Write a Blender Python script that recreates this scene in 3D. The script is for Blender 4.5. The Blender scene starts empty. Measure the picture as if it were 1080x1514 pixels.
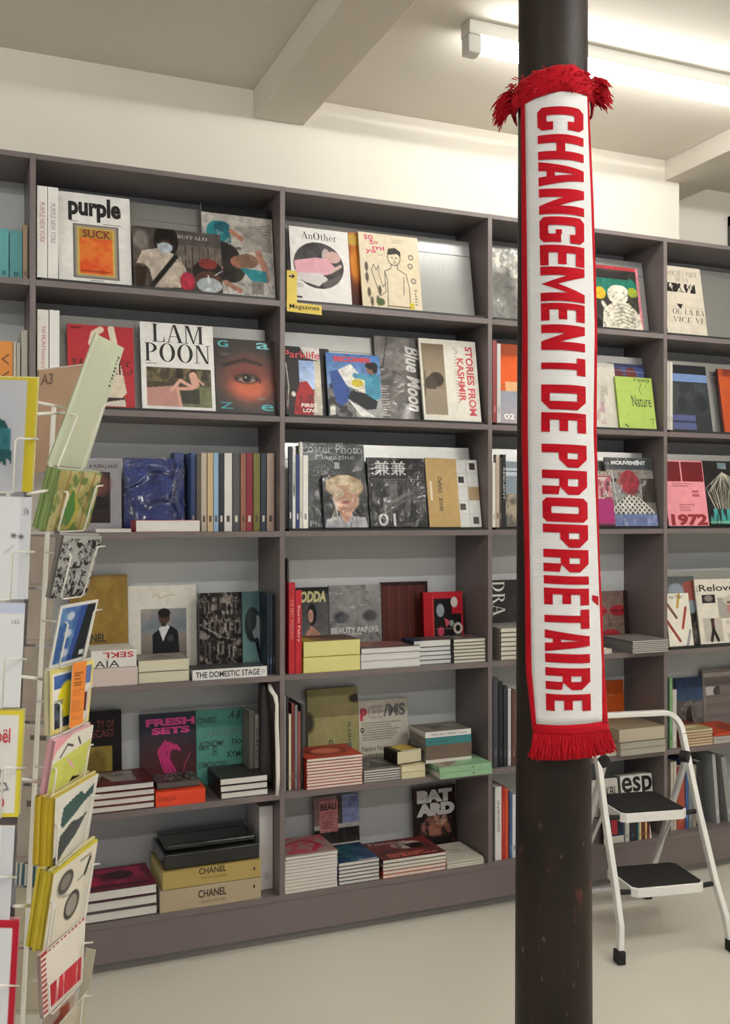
import bpy, bmesh, math, random
import numpy as np
from mathutils import Matrix, Vector

random.seed(7)
rng = np.random.default_rng(7)
SC = bpy.context.scene
COL = SC.collection

# ------------------------------------------------------------------ camera
CAM = np.array([-0.2482, -3.4324, 1.5599])
YAW, PITCH, FPX = 0.3952, 0.0029, 1469.09
FW = np.array([math.sin(YAW) * math.cos(PITCH), math.cos(YAW) * math.cos(PITCH), math.sin(PITCH)])
RT = np.array([math.cos(YAW), -math.sin(YAW), 0.0])
UP = np.cross(RT, FW)
cd = bpy.data.cameras.new('camera')
cam = bpy.data.objects.new('camera', cd)
COL.objects.link(cam)
cd.sensor_fit = 'HORIZONTAL'
cd.sensor_width = 36.0
cd.lens = FPX * 36.0 / 1080.0
cd.clip_start = 0.02
cam.matrix_world = Matrix(((RT[0], UP[0], -FW[0], CAM[0]), (RT[1], UP[1], -FW[1], CAM[1]),
                           (RT[2], UP[2], -FW[2], CAM[2]), (0, 0, 0, 1)))
SC.camera = cam

# ------------------------------------------------------------------ world, exposure
world = bpy.data.worlds.new('world')
SC.world = world
world.use_nodes = True
world.node_tree.nodes['Background'].inputs[0].default_value = (0.93, 0.96, 1.0, 1)
world.node_tree.nodes['Background'].inputs[1].default_value = 0.27
SC.view_settings.view_transform = 'Standard'
SC.view_settings.look = 'None'
SC.view_settings.gamma = 1.0
SC.view_settings.use_curve_mapping = False
SC.view_settings.exposure = 0.62
TUBE_POWER = 73.0          # emission strength of the fluorescent tubes

# ------------------------------------------------------------------ pixel helpers (a pixel is a direction only)
def ray(u, v):
    return FW + RT * ((u - 540.0) / FPX) - UP * ((v - 757.0) / FPX)
def on_y(u, v, y):
    d = ray(u, v); return CAM + d * (y - CAM[1]) / d[1]
def on_z(u, v, z):
    d = ray(u, v); return CAM + d * (z - CAM[2]) / d[2]
def dep(u, v, z):
    return CAM + ray(u, v) * z
def proj(P):
    q = np.asarray(P, float) - CAM
    z = q @ FW
    return 540 + FPX * (q @ RT) / z, 757 - FPX * (q @ UP) / z
def x_at(u, y):
    return on_y(u, 761.0, y)[0]
def h_at(x, y, z0, v, lean=0.0):
    h = 0.2
    for _ in range(12):
        f0 = proj((x, y + h * math.sin(lean), z0 + h * math.cos(lean)))[1] - v
        f1 = proj((x, y + (h + 1e-4) * math.sin(lean), z0 + (h + 1e-4) * math.cos(lean)))[1] - v
        h -= f0 / ((f1 - f0) / 1e-4)
    return h

# ------------------------------------------------------------------ colours and materials
def s2l(c):
    c = np.asarray(c, float) / 255.0
    return np.where(c <= 0.04045, c / 12.92, ((c + 0.055) / 1.055) ** 2.4)
def hx(h):
    if not isinstance(h, str):
        return tuple(h)
    h = h.lstrip('#')
    return tuple(int(h[i:i + 2], 16) for i in (0, 2, 4))
_mats = {}
def mat(h, rough=0.5, metal=0.0, bump=0.0, bscale=200.0, var=0.0, vscale=8.0, name=None, coat=0.0):
    key = (h if isinstance(h, str) else tuple(h), rough, metal, bump, bscale, var, vscale, coat)
    if key in _mats:
        return _mats[key]
    m = bpy.data.materials.new(name or 'surface')
    m.use_nodes = True
    nt = m.node_tree
    b = nt.nodes['Principled BSDF']
    c = tuple(s2l(hx(h))) + (1,)
    b.inputs['Base Color'].default_value = c
    b.inputs['Roughness'].default_value = rough
    b.inputs['Metallic'].default_value = metal
    b.inputs['Coat Weight'].default_value = coat
    tc = nt.nodes.new('ShaderNodeTexCoord')
    if var > 0:
        n = nt.nodes.new('ShaderNodeTexNoise'); n.inputs['Scale'].default_value = vscale
        n.inputs['Detail'].default_value = 4
        nt.links.new(tc.outputs['Object'], n.inputs['Vector'])
        mx = nt.nodes.new('ShaderNodeMix'); mx.data_type = 'RGBA'
        k0, k1 = 1 - var, 1 + var
        mx.inputs[6].default_value = (c[0] * k0, c[1] * k0, c[2] * k0, 1)
        mx.inputs[7].default_value = (min(1, c[0] * k1), min(1, c[1] * k1), min(1, c[2] * k1), 1)
        nt.links.new(n.outputs['Fac'], mx.inputs[0])
        nt.links.new(mx.outputs[2], b.inputs['Base Color'])
    if bump > 0:
        n2 = nt.nodes.new('ShaderNodeTexNoise'); n2.inputs['Scale'].default_value = bscale
        nt.links.new(tc.outputs['Object'], n2.inputs['Vector'])
        bp = nt.nodes.new('ShaderNodeBump'); bp.inputs['Strength'].default_value = bump
        bp.inputs['Distance'].default_value = 0.002
        nt.links.new(n2.outputs['Fac'], bp.inputs['Height'])
        nt.links.new(bp.outputs[0], b.inputs['Normal'])
    _mats[key] = m
    return m
def print_mat(rough, coat=0.0):
    key = ('print', rough, coat)
    if key in _mats:
        return _mats[key]
    m = bpy.data.materials.new('printed_cover')
    m.use_nodes = True
    nt = m.node_tree
    b = nt.nodes['Principled BSDF']
    a = nt.nodes.new('ShaderNodeAttribute'); a.attribute_name = 'ink'
    nt.links.new(a.outputs['Color'], b.inputs['Base Color'])
    b.inputs['Roughness'].default_value = rough
    b.inputs['Coat Weight'].default_value = coat
    b.inputs['Specular IOR Level'].default_value = 0.22
    _mats[key] = m
    return m
def page_mat(h='d9d6cc', scale=900.0):
    key = ('pages', h)
    if key in _mats:
        return _mats[key]
    m = bpy.data.materials.new('paper_edges')
    m.use_nodes = True
    nt = m.node_tree
    b = nt.nodes['Principled BSDF']
    tc = nt.nodes.new('ShaderNodeTexCoord')
    w = nt.nodes.new('ShaderNodeTexNoise'); w.inputs['Scale'].default_value = 40.0
    mp = nt.nodes.new('ShaderNodeMapping'); mp.inputs['Scale'].default_value = (0.3, 0.3, 30)
    nt.links.new(tc.outputs['Object'], mp.inputs['Vector']); nt.links.new(mp.outputs[0], w.inputs['Vector'])
    c = s2l(hx(h))
    mx = nt.nodes.new('ShaderNodeMix'); mx.data_type = 'RGBA'
    mx.inputs[6].default_value = tuple(c * 0.8) + (1,); mx.inputs[7].default_value = tuple(np.minimum(1, c * 1.1)) + (1,)
    nt.links.new(w.outputs['Fac'], mx.inputs[0]); nt.links.new(mx.outputs[2], b.inputs['Base Color'])
    b.inputs['Roughness'].default_value = 0.8
    _mats[key] = m
    return m
def film_mat(strength=0.35, bscale=14.0, bump=0.9):
    key = ('film', strength, bscale, bump)
    if key in _mats:
        return _mats[key]
    m = bpy.data.materials.new('clear_film')
    m.use_nodes = True
    nt = m.node_tree
    nt.nodes.remove(nt.nodes['Principled BSDF'])
    out = nt.nodes['Material Output']
    tr = nt.nodes.new('ShaderNodeBsdfTransparent'); tr.inputs[0].default_value = (0.96, 0.96, 0.96, 1)
    gl = nt.nodes.new('ShaderNodeBsdfGlossy'); gl.inputs['Roughness'].default_value = 0.13
    lw = nt.nodes.new('ShaderNodeFresnel'); lw.inputs['IOR'].default_value = 1.5
    mul = nt.nodes.new('ShaderNodeMath'); mul.operation = 'MULTIPLY_ADD'
    mul.inputs[1].default_value = 0.45 + 0.35 * strength; mul.inputs[2].default_value = strength * 0.006
    mul.use_clamp = True
    tc = nt.nodes.new('ShaderNodeTexCoord')
    n = nt.nodes.new('ShaderNodeTexNoise'); n.inputs['Scale'].default_value = bscale; n.inputs['Detail'].default_value = 2
    n.inputs['Distortion'].default_value = 1.2
    bp = nt.nodes.new('ShaderNodeBump'); bp.inputs['Strength'].default_value = bump; bp.inputs['Distance'].default_value = 0.03
    nt.links.new(tc.outputs['Object'], n.inputs['Vector']); nt.links.new(n.outputs['Fac'], bp.inputs['Height'])
    nt.links.new(bp.outputs[0], gl.inputs['Normal']); nt.links.new(bp.outputs[0], lw.inputs['Normal'])
    mx = nt.nodes.new('ShaderNodeMixShader')
    nt.links.new(lw.outputs[0], mul.inputs[0]); nt.links.new(mul.outputs[0], mx.inputs[0])
    nt.links.new(tr.outputs[0], mx.inputs[1]); nt.links.new(gl.outputs[0], mx.inputs[2])
    nt.links.new(mx.outputs[0], out.inputs['Surface'])
    _mats[key] = m
    return m
def glow_mat(strength, color=(1.0, 0.985, 0.95, 1)):
    m = bpy.data.materials.new('lit_tube')
    m.use_nodes = True
    b = m.node_tree.nodes['Principled BSDF']
    b.inputs['Base Color'].default_value = (0.9, 0.9, 0.88, 1)
    b.inputs['Emission Color'].default_value = color
    b.inputs['Emission Strength'].default_value = strength
    return m

# ------------------------------------------------------------------ mesh helpers
class MB:
    """collects boxes, tubes and quads into one mesh"""
    def __init__(s): s.v = []; s.f = []
    def quad(s, *p):
        b = len(s.v); s.v += [tuple(map(float, q)) for q in p]; s.f.append(tuple(range(b, b + len(p)))); return s
    def box(s, x0, y0, z0, x1, y1, z1):
        b = len(s.v)
        s.v += [(x0, y0, z0), (x1, y0, z0), (x1, y1, z0), (x0, y1, z0), (x0, y0, z1), (x1, y0, z1), (x1, y1, z1), (x0, y1, z1)]
        s.f += [tuple(b + i for i in q) for q in ((0, 3, 2, 1), (4, 5, 6, 7), (0, 1, 5, 4), (1, 2, 6, 5), (2, 3, 7, 6), (3, 0, 4, 7))]
        return s
    def prism(s, pts, off):
        """polygon (3d points) extruded by the vector off"""
        n = len(pts); b = len(s.v); off = np.asarray(off, float)
        s.v += [tuple(map(float, p)) for p in pts] + [tuple(np.asarray(p, float) + off) for p in pts]
        s.f += [tuple(b + i for i in range(n)), tuple(b + n + i for i in reversed(range(n)))]
        s.f += [(b + i, b + n + i, b + n + (i + 1) % n, b + (i + 1) % n) for i in range(n)]
        return s
    def tube(s, pts, r, n=8, cap=True, flat=None):
        pts = [np.asarray(p, float) for p in pts]
        rs = r if isinstance(r, (list, tuple)) else [r] * len(pts)
        b = len(s.v); ref = None
        for i, p in enumerate(pts):
            d = pts[min(i + 1, len(pts) - 1)] - pts[max(i - 1, 0)]
            d = d / (np.linalg.norm(d) + 1e-12)
            if ref is None:
                ref = np.cross(d, (0, 0, 1)) if abs(d[2]) < 0.9 else np.cross(d, (0, 1, 0))
            ref = ref - d * (ref @ d); ref /= np.linalg.norm(ref)
            o = np.cross(d, ref)
            for k in range(n):
                a = 2 * math.pi * k / n
                s.v.append(tuple(p + rs[i] * (math.cos(a) * ref + math.sin(a) * o)))
        for i in range(len(pts) - 1):
            for k in range(n):
                k2 = (k + 1) % n
                s.f.append((b + i * n + k, b + i * n + k2, b + (i + 1) * n + k2, b + (i + 1) * n + k))
        if cap:
            s.f.append(tuple(b + k for k in reversed(range(n))))
            s.f.append(tuple(b + (len(pts) - 1) * n + k for k in range(n)))
        return s
    def mesh(s, name, m, smooth=False):
        me = bpy.data.meshes.new(name)
        me.from_pydata(s.v, [], s.f); me.update()
        if smooth:
            me.shade_smooth()
        me.materials.append(m)
        return me
    def build(s, name, m, parent=None, smooth=False, bevel=0.0, seg=2):
        o = obj(name, s.mesh(name, m, smooth), parent)
        if bevel:
            bv = o.modifiers.new('bevel', 'BEVEL'); bv.width = bevel; bv.segments = seg; bv.limit_method = 'ANGLE'
        return o
def obj(name, data, parent=None):
    o = bpy.data.objects.new(name, data)
    COL.objects.link(o)
    if parent is not None:
        o.parent = parent
    return o
def tag(o, label=None, cat=None, group=None, kind=None):
    if label: o['label'] = label
    if cat: o['category'] = cat
    if group: o['group'] = group
    if kind: o['kind'] = kind
    return o
def empty(name, loc=(0, 0, 0), rot=(0, 0, 0), label=None, cat=None, group=None):
    o = bpy.data.objects.new(name, None)
    COL.objects.link(o)
    o.empty_display_size = 0.05
    o.location = tuple(map(float, loc)); o.rotation_euler = rot
    return tag(o, label, cat, group)

# ------------------------------------------------------------------ flat print: painted vertex grids
def vnoise(x, y, seed=0):
    xi = np.floor(x).astype(int); yi = np.floor(y).astype(int)
    xf = x - xi; yf = y - yi
    def h(a, b):
        n = (a * 374761393 + b * 668265263 + seed * 974711) & 0x7fffffff
        n = ((n ^ (n >> 13)) * 1274126177) & 0x7fffffff
        return (n & 0xffff) / 65535.0
    u = xf * xf * (3 - 2 * xf); w = yf * yf * (3 - 2 * yf)
    return (h(xi, yi) * (1 - u) + h(xi + 1, yi) * u) * (1 - w) + (h(xi, yi + 1) * (1 - u) + h(xi + 1, yi + 1) * u) * w
class Art:
    """print on a cover; x, y in 0..1 with y downwards"""
    def __init__(s, w, h, res, bg):
        s.nx = max(4, int(w * res)); s.ny = max(4, int(h * res)); s.asp = h / w
        gx, gy = np.meshgrid(np.linspace(0, 1, s.nx + 1), np.linspace(0, 1, s.ny + 1))
        s.x, s.y = gx, gy
        s.px = 1.0 / s.nx
        s.c = np.ones(gx.shape + (3,)) * np.array(hx(bg), float)
    def put(s, m, c, a=1.0):
        m = (np.clip(m, 0, 1) * a)[..., None]
        s.c = s.c * (1 - m) + np.array(hx(c), float) * m
        return s
    def rect(s, x0, y0, x1, y1, c, a=1.0):
        return s.put(((s.x >= x0) & (s.x <= x1) & (s.y >= y0) & (s.y <= y1)).astype(float), c, a)
    def ell(s, cx, cy, rx, ry, c, a=1.0, soft=0.0, rot=0.0):
        dx, dy = s.x - cx, (s.y - cy)
        if rot:
            k = s.asp; ca, sa = math.cos(rot), math.sin(rot)
            dx, dy = dx * ca + dy * k * sa, (-dx * sa + dy * k * ca) / k
        d = np.sqrt((dx / rx) ** 2 + (dy / ry) ** 2)
        w = soft if soft else s.px / min(rx, ry)
        return s.put((1 - d) / max(w, 1e-4) + 0.5, c, a)
    def poly(s, pts, c, a=1.0):
        ins = np.zeros(s.x.shape, bool); n = len(pts)
        for i in range(n):
            x0, y0 = pts[i]; x1, y1 = pts[(i + 1) % n]
            if y0 == y1: continue
            cr = ((s.y >= min(y0, y1)) & (s.y < max(y0, y1))) & (s.x < x0 + (s.y - y0) * (x1 - x0) / (y1 - y0))
            ins ^= cr
        return s.put(ins.astype(float), c, a)
    def line(s, pts, w, c, a=1.0):
        best = np.full(s.x.shape, 9.0); k = s.asp
        for (x0, y0), (x1, y1) in zip(pts[:-1], pts[1:]):
            dx, dy = x1 - x0, (y1 - y0) * k
            L = dx * dx + dy * dy + 1e-12
            t = np.clip(((s.x - x0) * dx + (s.y - y0) * k * dy) / L, 0, 1)
            best = np.minimum(best, np.hypot(s.x - x0 - t * dx, (s.y - y0) * k - t * dy))
        return s.put((w / 2 - best) / s.px + 0.5, c, a)
    def noise(s, sx, sy, c, a=1.0, seed=0, lo=0.4, hi=0.7, box=(0, 0, 1, 1)):
        n = 0.65 * vnoise(s.x * sx, s.y * sy, seed) + 0.35 * vnoise(s.x * sx * 2.7, s.y * sy * 2.7, seed + 5)
        m = np.clip((n - lo) / (hi - lo), 0, 1)
        m *= (s.x >= box[0]) & (s.y >= box[1]) & (s.x <= box[2]) & (s.y <= box[3])
        return s.put(m, c, a)
    def grad(s, y0, y1, c0, c1, a=1.0, x0=0, x1=1):
        t = np.clip((s.y - y0) / (y1 - y0), 0, 1)[..., None]
        col = np.array(hx(c0), float) * (1 - t) + np.array(hx(c1), float) * t
        m = (((s.y >= y0) & (s.y <= y1) & (s.x >= x0) & (s.x <= x1)).astype(float) * a)[..., None]
        s.c = s.c * (1 - m) + col * m
        return s
    def lines(s, x0, y0, x1, y1, n, c, wid=0.5, a=1.0, seed=1):
        """rows of small unreadable type"""
        r = random.Random(seed)
        st = (y1 - y0) / n
        for i in range(n):
            e = x1 - (x1 - x0) * r.random() * 0.35
            s.rect(x0, y0 + i * st, e, y0 + i * st + st * wid, c, a)
        return s
    def grit(s, amt, seed=0):
        X, Y = s.x * s.nx, s.y * s.ny
        n = 0.5 * vnoise(X / 7.0, Y / 7.0, seed) + 0.3 * vnoise(X / 3.0, Y / 3.0, seed + 3) + 0.2 * vnoise(X / 1.3, Y / 1.3, seed + 9)
        s.c = s.c * (1 + amt * (n - 0.5) * 2)[..., None]
        return s
    def ring(s, cx, cy, rx, ry, w, c, a=1.0):
        d = np.sqrt(((s.x - cx) / rx) ** 2 + ((s.y - cy) / ry) ** 2)
        return s.put((w - abs(d - 1)) * min(rx, ry) / s.px + 0.5, c, a)

def cover_mesh(name, w, h, t, art, side, m, flat=False):
    """front print (grid) + back + spine of one cover. upright: front at y=0 looking to -y;
    flat: print on the top at z=t, spine on the left (x=0)"""
    nx, ny = art.nx, art.ny
    gx, gy = art.x.ravel() * w, (1 - art.y.ravel()) * h
    N = len(gx)
    if flat:
        front = np.stack([gx, gy, np.full(N, t)], 1)
        ext = np.array([(0, 0, 0), (w, 0, 0), (w, h, 0), (0, h, 0), (0, 0, t), (0, h, t)], float)
    else:
        front = np.stack([gx, np.zeros(N), gy], 1)
        ext = np.array([(0, t, 0), (w, t, 0), (w, t, h), (0, t, h), (0, 0, 0), (0, 0, h)], float)
    V = np.concatenate([front, ext])
    i = np.arange(ny)[:, None] * (nx + 1) + np.arange(nx)[None, :]
    Q = np.stack([i, i + nx + 1, i + nx + 2, i + 1], -1).reshape(-1, 4)
    if flat:
        EQ = np.array([[N, N + 3, N + 2, N + 1], [N, N + 4, N + 5, N + 3]])
    else:
        EQ = np.array([[N, N + 1, N + 2, N + 3], [N, N + 3, N + 5, N + 4]])
    F = np.concatenate([Q, EQ])
    me = bpy.data.meshes.new(name)
    me.vertices.add(len(V)); me.vertices.foreach_set('co', V.ravel())
    me.loops.add(F.size); me.loops.foreach_set('vertex_index', F.ravel().astype(np.int32))
    me.polygons.add(len(F)); me.polygons.foreach_set('loop_start', np.arange(0, F.size, 4, dtype=np.int32))
    me.update(calc_edges=True)
    C = np.ones((len(V), 4))
    C[:N, :3] = s2l(np.clip(art.c.reshape(-1, 3), 0, 255))
    C[N:, :3] = s2l(hx(side))
    at = me.color_attributes.new('ink', 'FLOAT_COLOR', 'POINT')
    at.data.foreach_set('color', C.ravel().astype(np.float32))
    me.materials.append(m)
    return me

# ------------------------------------------------------------------ lettering
_tcache = {}
def raw_text(s, bold=0.0, shear=0.0, mono=False):
    k = (s, bold, shear)
    if k in _tcache: return _tcache[k]
    cu = bpy.data.curves.new('t', 'FONT')
    cu.body = s; cu.size = 1.0; cu.resolution_u = 3; cu.offset = bold; cu.shear = shear; cu.space_line = 0.85
    o = bpy.data.objects.new('t', cu)
    me = bpy.data.meshes.new_from_object(o)
    v = np.zeros(len(me.vertices) * 3); me.vertices.foreach_get('co', v)
    v = v.reshape(-1, 3)[:, :2]
    f = [tuple(p.vertices) for p in me.polygons]
    bpy.data.objects.remove(o); bpy.data.curves.remove(cu); bpy.data.meshes.remove(me)
    _tcache[k] = (v, f)
    return v, f
# a small high-contrast roman, drawn stroke by stroke (unit height 1)
def _q(*p): return [np.array(p, float)]
def _rc(x0, y0, x1, y1): return _q((x0, y0), (x1, y0), (x1, y1), (x0, y1))
def _arc(cx, cy, rx, ry, tx, ty, a0, a1, n=14):
    out = []
    for i in range(n):
        p = []
        for a, q in ((a0 + (a1 - a0) * i / n, 0), (a0 + (a1 - a0) * (i + 1) / n, 0), (a0 + (a1 - a0) * (i + 1) / n, 1), (a0 + (a1 - a0) * i / n, 1)):
            r = math.radians(a)
            p.append((cx + (rx - q * tx) * math.cos(r), cy + (ry - q * ty) * math.sin(r)))
        out.append(np.array(p))
    return out
T, H = 0.15, 0.035
def _st(x, y0=0, y1=1, s=0.07, t=T): return _rc(x, y0, x + t, y1) + _rc(x - s, y0, x + t + s, y0 + H) + _rc(x - s, y1 - H, x + t + s, y1)
def _roman(ch):
    th = 0.05
    if ch == 'L': return 0.68, _st(.1) + _rc(.1, 0, .64, H) + _q((.58, 0), (.66, 0), (.66, .28), (.63, .28))
    if ch == 'A': return 0.86, _q((.36, 1), (.5, 1), (.82, 0), (.64, 0)) + _q((.36, 1), (.41, 1), (.13, 0), (.08, 0)) + _rc(.2, .32, .68, .32 + H) + _rc(0, 0, .24, H) + _rc(.54, 0, .9, H)
    if ch == 'M': return 1.0, _q((.08, 0), (.13, 0), (.13, 1), (.08, 1)) + _q((.1, 1), (.26, 1), (.54, 0), (.46, 0)) + _q((.46, 0), (.5, 0), (.82, 1), (.76, 1)) + _st(.78) + _rc(0, 0, .22, H) + _rc(.02, 1 - H, .2, 1)
    if ch == 'P': return 0.72, _st(.1) + _arc(.25, .73, .42, .27, .17, H, -90, 90) + _rc(.1, 1 - H, .3, 1) + _rc(.2, .46, .3, .46 + H)
    if ch == 'O': return 0.9, _arc(.44, .5, .42, .52, .18, H, 0, 360, 28)
    if ch == 'N': return 0.86, _q((.1, 0), (.15, 0), (.15, 1), (.1, 1)) + _q((.08, 1), (.26, 1), (.76, 0), (.62, 0)) + _q((.7, 0), (.75, 0), (.75, 1), (.7, 1)) + _rc(0, 0, .25, H) + _rc(0, 1 - H, .2, 1) + _rc(.6, 1 - H, .86, 1)
    if ch == 'B': return 0.76, _st(.1) + _arc(.25, .76, .36, .24, .16, H, -90, 90) + _arc(.25, .27, .44, .27, .17, H, -90, 90)
    if ch == 'U': return 0.8, _st(.08, .2) + _arc(.4, .26, .32, .28, .15, .04, 180, 360) + _rc(.67, .25, .72, 1) + _rc(.58, 1 - H, .8, 1)
    if ch == 'F': return 0.66, _st(.1) + _rc(.1, 1 - H, .62, 1) + _rc(.2, .5, .48, .5 + H) + _rc(.57, .74, .62, 1) + _rc(.44, .4, .48, .64)
    if ch == 'E': return 0.7, _st(.1) + _rc(.1, 1 - H, .62, 1) + _rc(.1, 0, .66, H) + _rc(.2, .5, .48, .5 + H) + _rc(.57, .76, .62, 1) + _rc(.61, 0, .66, .24) + _rc(.44, .4, .48, .64)
    if ch == 'D': return 0.86, _st(.1) + _arc(.25, .5, .54, .5, .18, H, -90, 90, 20)
    if ch == 'R': return 0.8, _st(.1) + _arc(.25, .75, .4, .25, .16, H, -90, 90) + _q((.36, .5), (.5, .5), (.8, 0), (.62, 0)) + _rc(.56, 0, .84, H)
    if ch == 'I': return 0.36, _st(.1)
    if ch == 'V': return 0.84, _q((.06, 1), (.22, 1), (.5, 0), (.4, 0)) + _q((.42, 0), (.46, 0), (.78, 1), (.73, 1)) + _rc(0, 1 - H, .3, 1) + _rc(.62, 1 - H, .86, 1)
    if ch == 'C': return 0.82, _arc(.44, .5, .42, .52, .17, H, 50, 310, 24) + _rc(.7, .68, .74, .96)
    if ch == 'G': return 0.86, _arc(.44, .5, .42, .52, .17, H, 50, 310, 24) + _rc(.7, .68, .74, .96) + _rc(.66, .04, .8, .42)
    if ch == 'T': return 0.74, _st(.3) + _rc(.02, 1 - H, .74, 1) + _rc(.02, .74, .06, 1) + _rc(.7, .74, .74, 1)
    if ch == 'S': return 0.62, _arc(.3, .74, .26, .26, .13, .05, 20, 250) + _arc(.3, .26, .27, .26, .14, .05, -160, 80) + _q((.08, .66), (.2, .58), (.54, .36), (.42, .42))
    if ch == 'H': return 0.92, _st(.1) + _st(.66) + _rc(.2, .5, .7, .5 + H)
    x = .62
    if ch == 'n': return 0.62, _st(.08, 0, x, .05, .11) + _arc(.3, x - .22, .24, .24, .11, .05, 0, 150) + _rc(.43, 0, .54, x - .2) + _rc(.38, 0, .6, H)
    if ch == 'h': return 0.62, _st(.08, 0, 1, .05, .11) + _arc(.3, x - .22, .24, .24, .11, .05, 0, 150) + _rc(.43, 0, .54, x - .2) + _rc(.38, 0, .6, H)
    if ch == 't': return 0.42, _rc(.12, .06, .23, .85) + _rc(.02, x - H, .36, x) + _arc(.27, .1, .15, .11, .1, .04, 180, 330)
    if ch == 'e': return 0.56, _arc(.28, .31, .25, .33, .11, .04, 0, 320) + _rc(.1, .31, .52, .31 + H)
    if ch == 'r': return 0.46, _st(.08, 0, x, .05, .11) + _arc(.32, x - .16, .16, .18, .08, .06, 30, 150)
    if ch == 'a': return 0.56, _arc(.26, .2, .22, .21, .1, .04, 0, 360, 16) + _rc(.38, 0, .49, .5) + _arc(.28, .44, .21, .2, .1, .05, 0, 150)
    if ch == 'i': return 0.3, _st(.08, 0, x, .05, .11) + _arc(.14, .82, .08, .08, .08, .08, 0, 360, 10)
    if ch == '/': return 0.4, _q((.02, 0), (.07, 0), (.38, 1), (.33, 1))
    return 0.4, []
def roman_text(s, shear=0.0, gap=0.06):
    v, f = [], []; x0 = 0.0; y0 = 0.0
    for ch in s:
        if ch == '\n': x0 = 0; y0 -= 1.22; continue
        w, qs = _roman(ch)
        for q in qs:
            b = len(v)
            area = sum(q[i][0] * q[(i + 1) % len(q)][1] - q[(i + 1) % len(q)][0] * q[i][1] for i in range(len(q)))
            if area < 0: q = q[::-1]
            v += [(p[0] + x0 + shear * p[1], p[1] + y0) for p in q]; f.append(tuple(range(b, b + len(q))))
        x0 += w + gap
    return np.array(v), f
def letters(parent, s, box, w, h, color, bold=0.0, roman=False, rot=0, shear=0.0, flat=False, t=0.0, rough=0.5, metal=0.0, lift=0.0005, edge=None, name='lettering'):
    """text fitted into box (x0,y0,x1,y1 of the cover, y down). edge='front': on a lying book's front edge"""
    v, f = roman_text(s, shear) if roman else raw_text(s, bold, shear)
    if len(v) == 0: return None
    v = v - v.min(0)
    if rot == 90: v = np.stack([v[:, 1], v[:, 0].max() - v[:, 0]], 1)       # reads downwards
    elif rot == -90: v = np.stack([v[:, 1].max() - v[:, 1], v[:, 0]], 1)    # reads upwards
    elif rot == 180: v = v.max(0) - v
    v = v - v.min(0); v = v / np.maximum(v.max(0), 1e-6)
    x0, y0, x1, y1 = box
    X = (x0 + v[:, 0] * (x1 - x0)) * w
    Z = (1 - (y1 + (v[:, 1]) * (y0 - y1))) * h
    if flat: co = np.stack([X, Z, np.full(len(X), t + lift)], 1)
    else: co = np.stack([X, np.full(len(X), -lift), Z], 1)
    me = bpy.data.meshes.new(name)
    me.from_pydata(co.tolist(), [], f); me.update()
    me.materials.append(mat(color, rough, metal))
    return obj(name, me, parent)

# ================================================================== the room
W = 0.86                       # bookcase column pitch
TH = 0.019
DEPTH = 0.2786
YW, ZC = 0.2796, 3.2042
ZTOP = 2.7497
SH = [2.3351, 1.9167, 1.5008, 0.9798, 0.5516, 0.184]     # shelf tops, rows 1..6
M_WALL = mat('e9e3d6', 0.75, var=0.03, vscale=2.0, bump=0.08, bscale=60, name='painted_wall')
M_CEIL = mat('dcd6ca', 0.85, var=0.03, vscale=1.5, name='painted_ceiling')
def floor_material():
    m = bpy.data.materials.new('polished_resin_floor'); m.use_nodes = True
    nt = m.node_tree; b = nt.nodes['Principled BSDF']
    tc = nt.nodes.new('ShaderNodeTexCoord')
    n = nt.nodes.new('ShaderNodeTexNoise'); n.inputs['Scale'].default_value = 1.3; n.inputs['Detail'].default_value = 6
    nt.links.new(tc.outputs['Object'], n.inputs['Vector'])
    r = nt.nodes.new('ShaderNodeMix'); r.data_type = 'RGBA'
    r.inputs[6].default_value = tuple(s2l((212, 207, 193))) + (1,); r.inputs[7].default_value = tuple(s2l((224, 219, 206))) + (1,)
    nt.links.new(n.outputs['Fac'], r.inputs[0]); nt.links.new(r.outputs[2], b.inputs['Base Color'])
    n2 = nt.nodes.new('ShaderNodeTexNoise'); n2.inputs['Scale'].default_value = 1.2; n2.inputs['Detail'].default_value = 2
    nt.links.new(tc.outputs['Object'], n2.inputs['Vector'])
    mr = nt.nodes.new('ShaderNodeMapRange'); mr.inputs['To Min'].default_value = 0.20; mr.inputs['To Max'].default_value = 0.27
    nt.links.new(n2.outputs['Fac'], mr.inputs['Value']); nt.links.new(mr.outputs[0], b.inputs['Roughness'])
    b.inputs['Specular IOR Level'].default_value = 0.55
    return m
def structure(name, mb, m, label=None, bevel=0.0):
    o = mb.build(name, m, None, bevel=bevel); o['kind'] = 'structure'
    if label: o['label'] = label
    return o
XL, XR, YB = -3.4, 5.6, -7.5
X3, YN = 2.89, 0.53
structure('floor', MB().box(XL, YB, -0.1, XR, YN + .12, 0), floor_material(), 'glossy beige-grey poured floor of the shop')
structure('ceiling', MB().box(XL, YB, ZC, XR, YN + .12, ZC + 0.12), M_CEIL, 'flat off-white ceiling between two beams')
structure('wall_back', MB().box(XL, YW, 0, X3, YN + .12, ZC), M_WALL, 'cream wall above and behind the bookcase')
structure('wall_niche', MB().box(X3, YN, 0, XR, YN + .12, ZC), M_WALL, 'recessed cream wall at the upper right')
structure('wall_right', MB().box(XR, YB, 0, XR + .12, YN + .12, ZC), M_WALL, 'cream side wall beyond the picture on the right')
structure('wall_left', MB().box(XL - .12, -1.2, 0, XL, YN + .12, ZC), M_WALL, 'cream side wall beyond the picture on the left')
structure('trim_1', MB().box(0.83, YB, 3.0971, 1.0375, YW, ZC), M_CEIL, 'boxed ceiling beam running from the wall over the shop', bevel=0.004)
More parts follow.
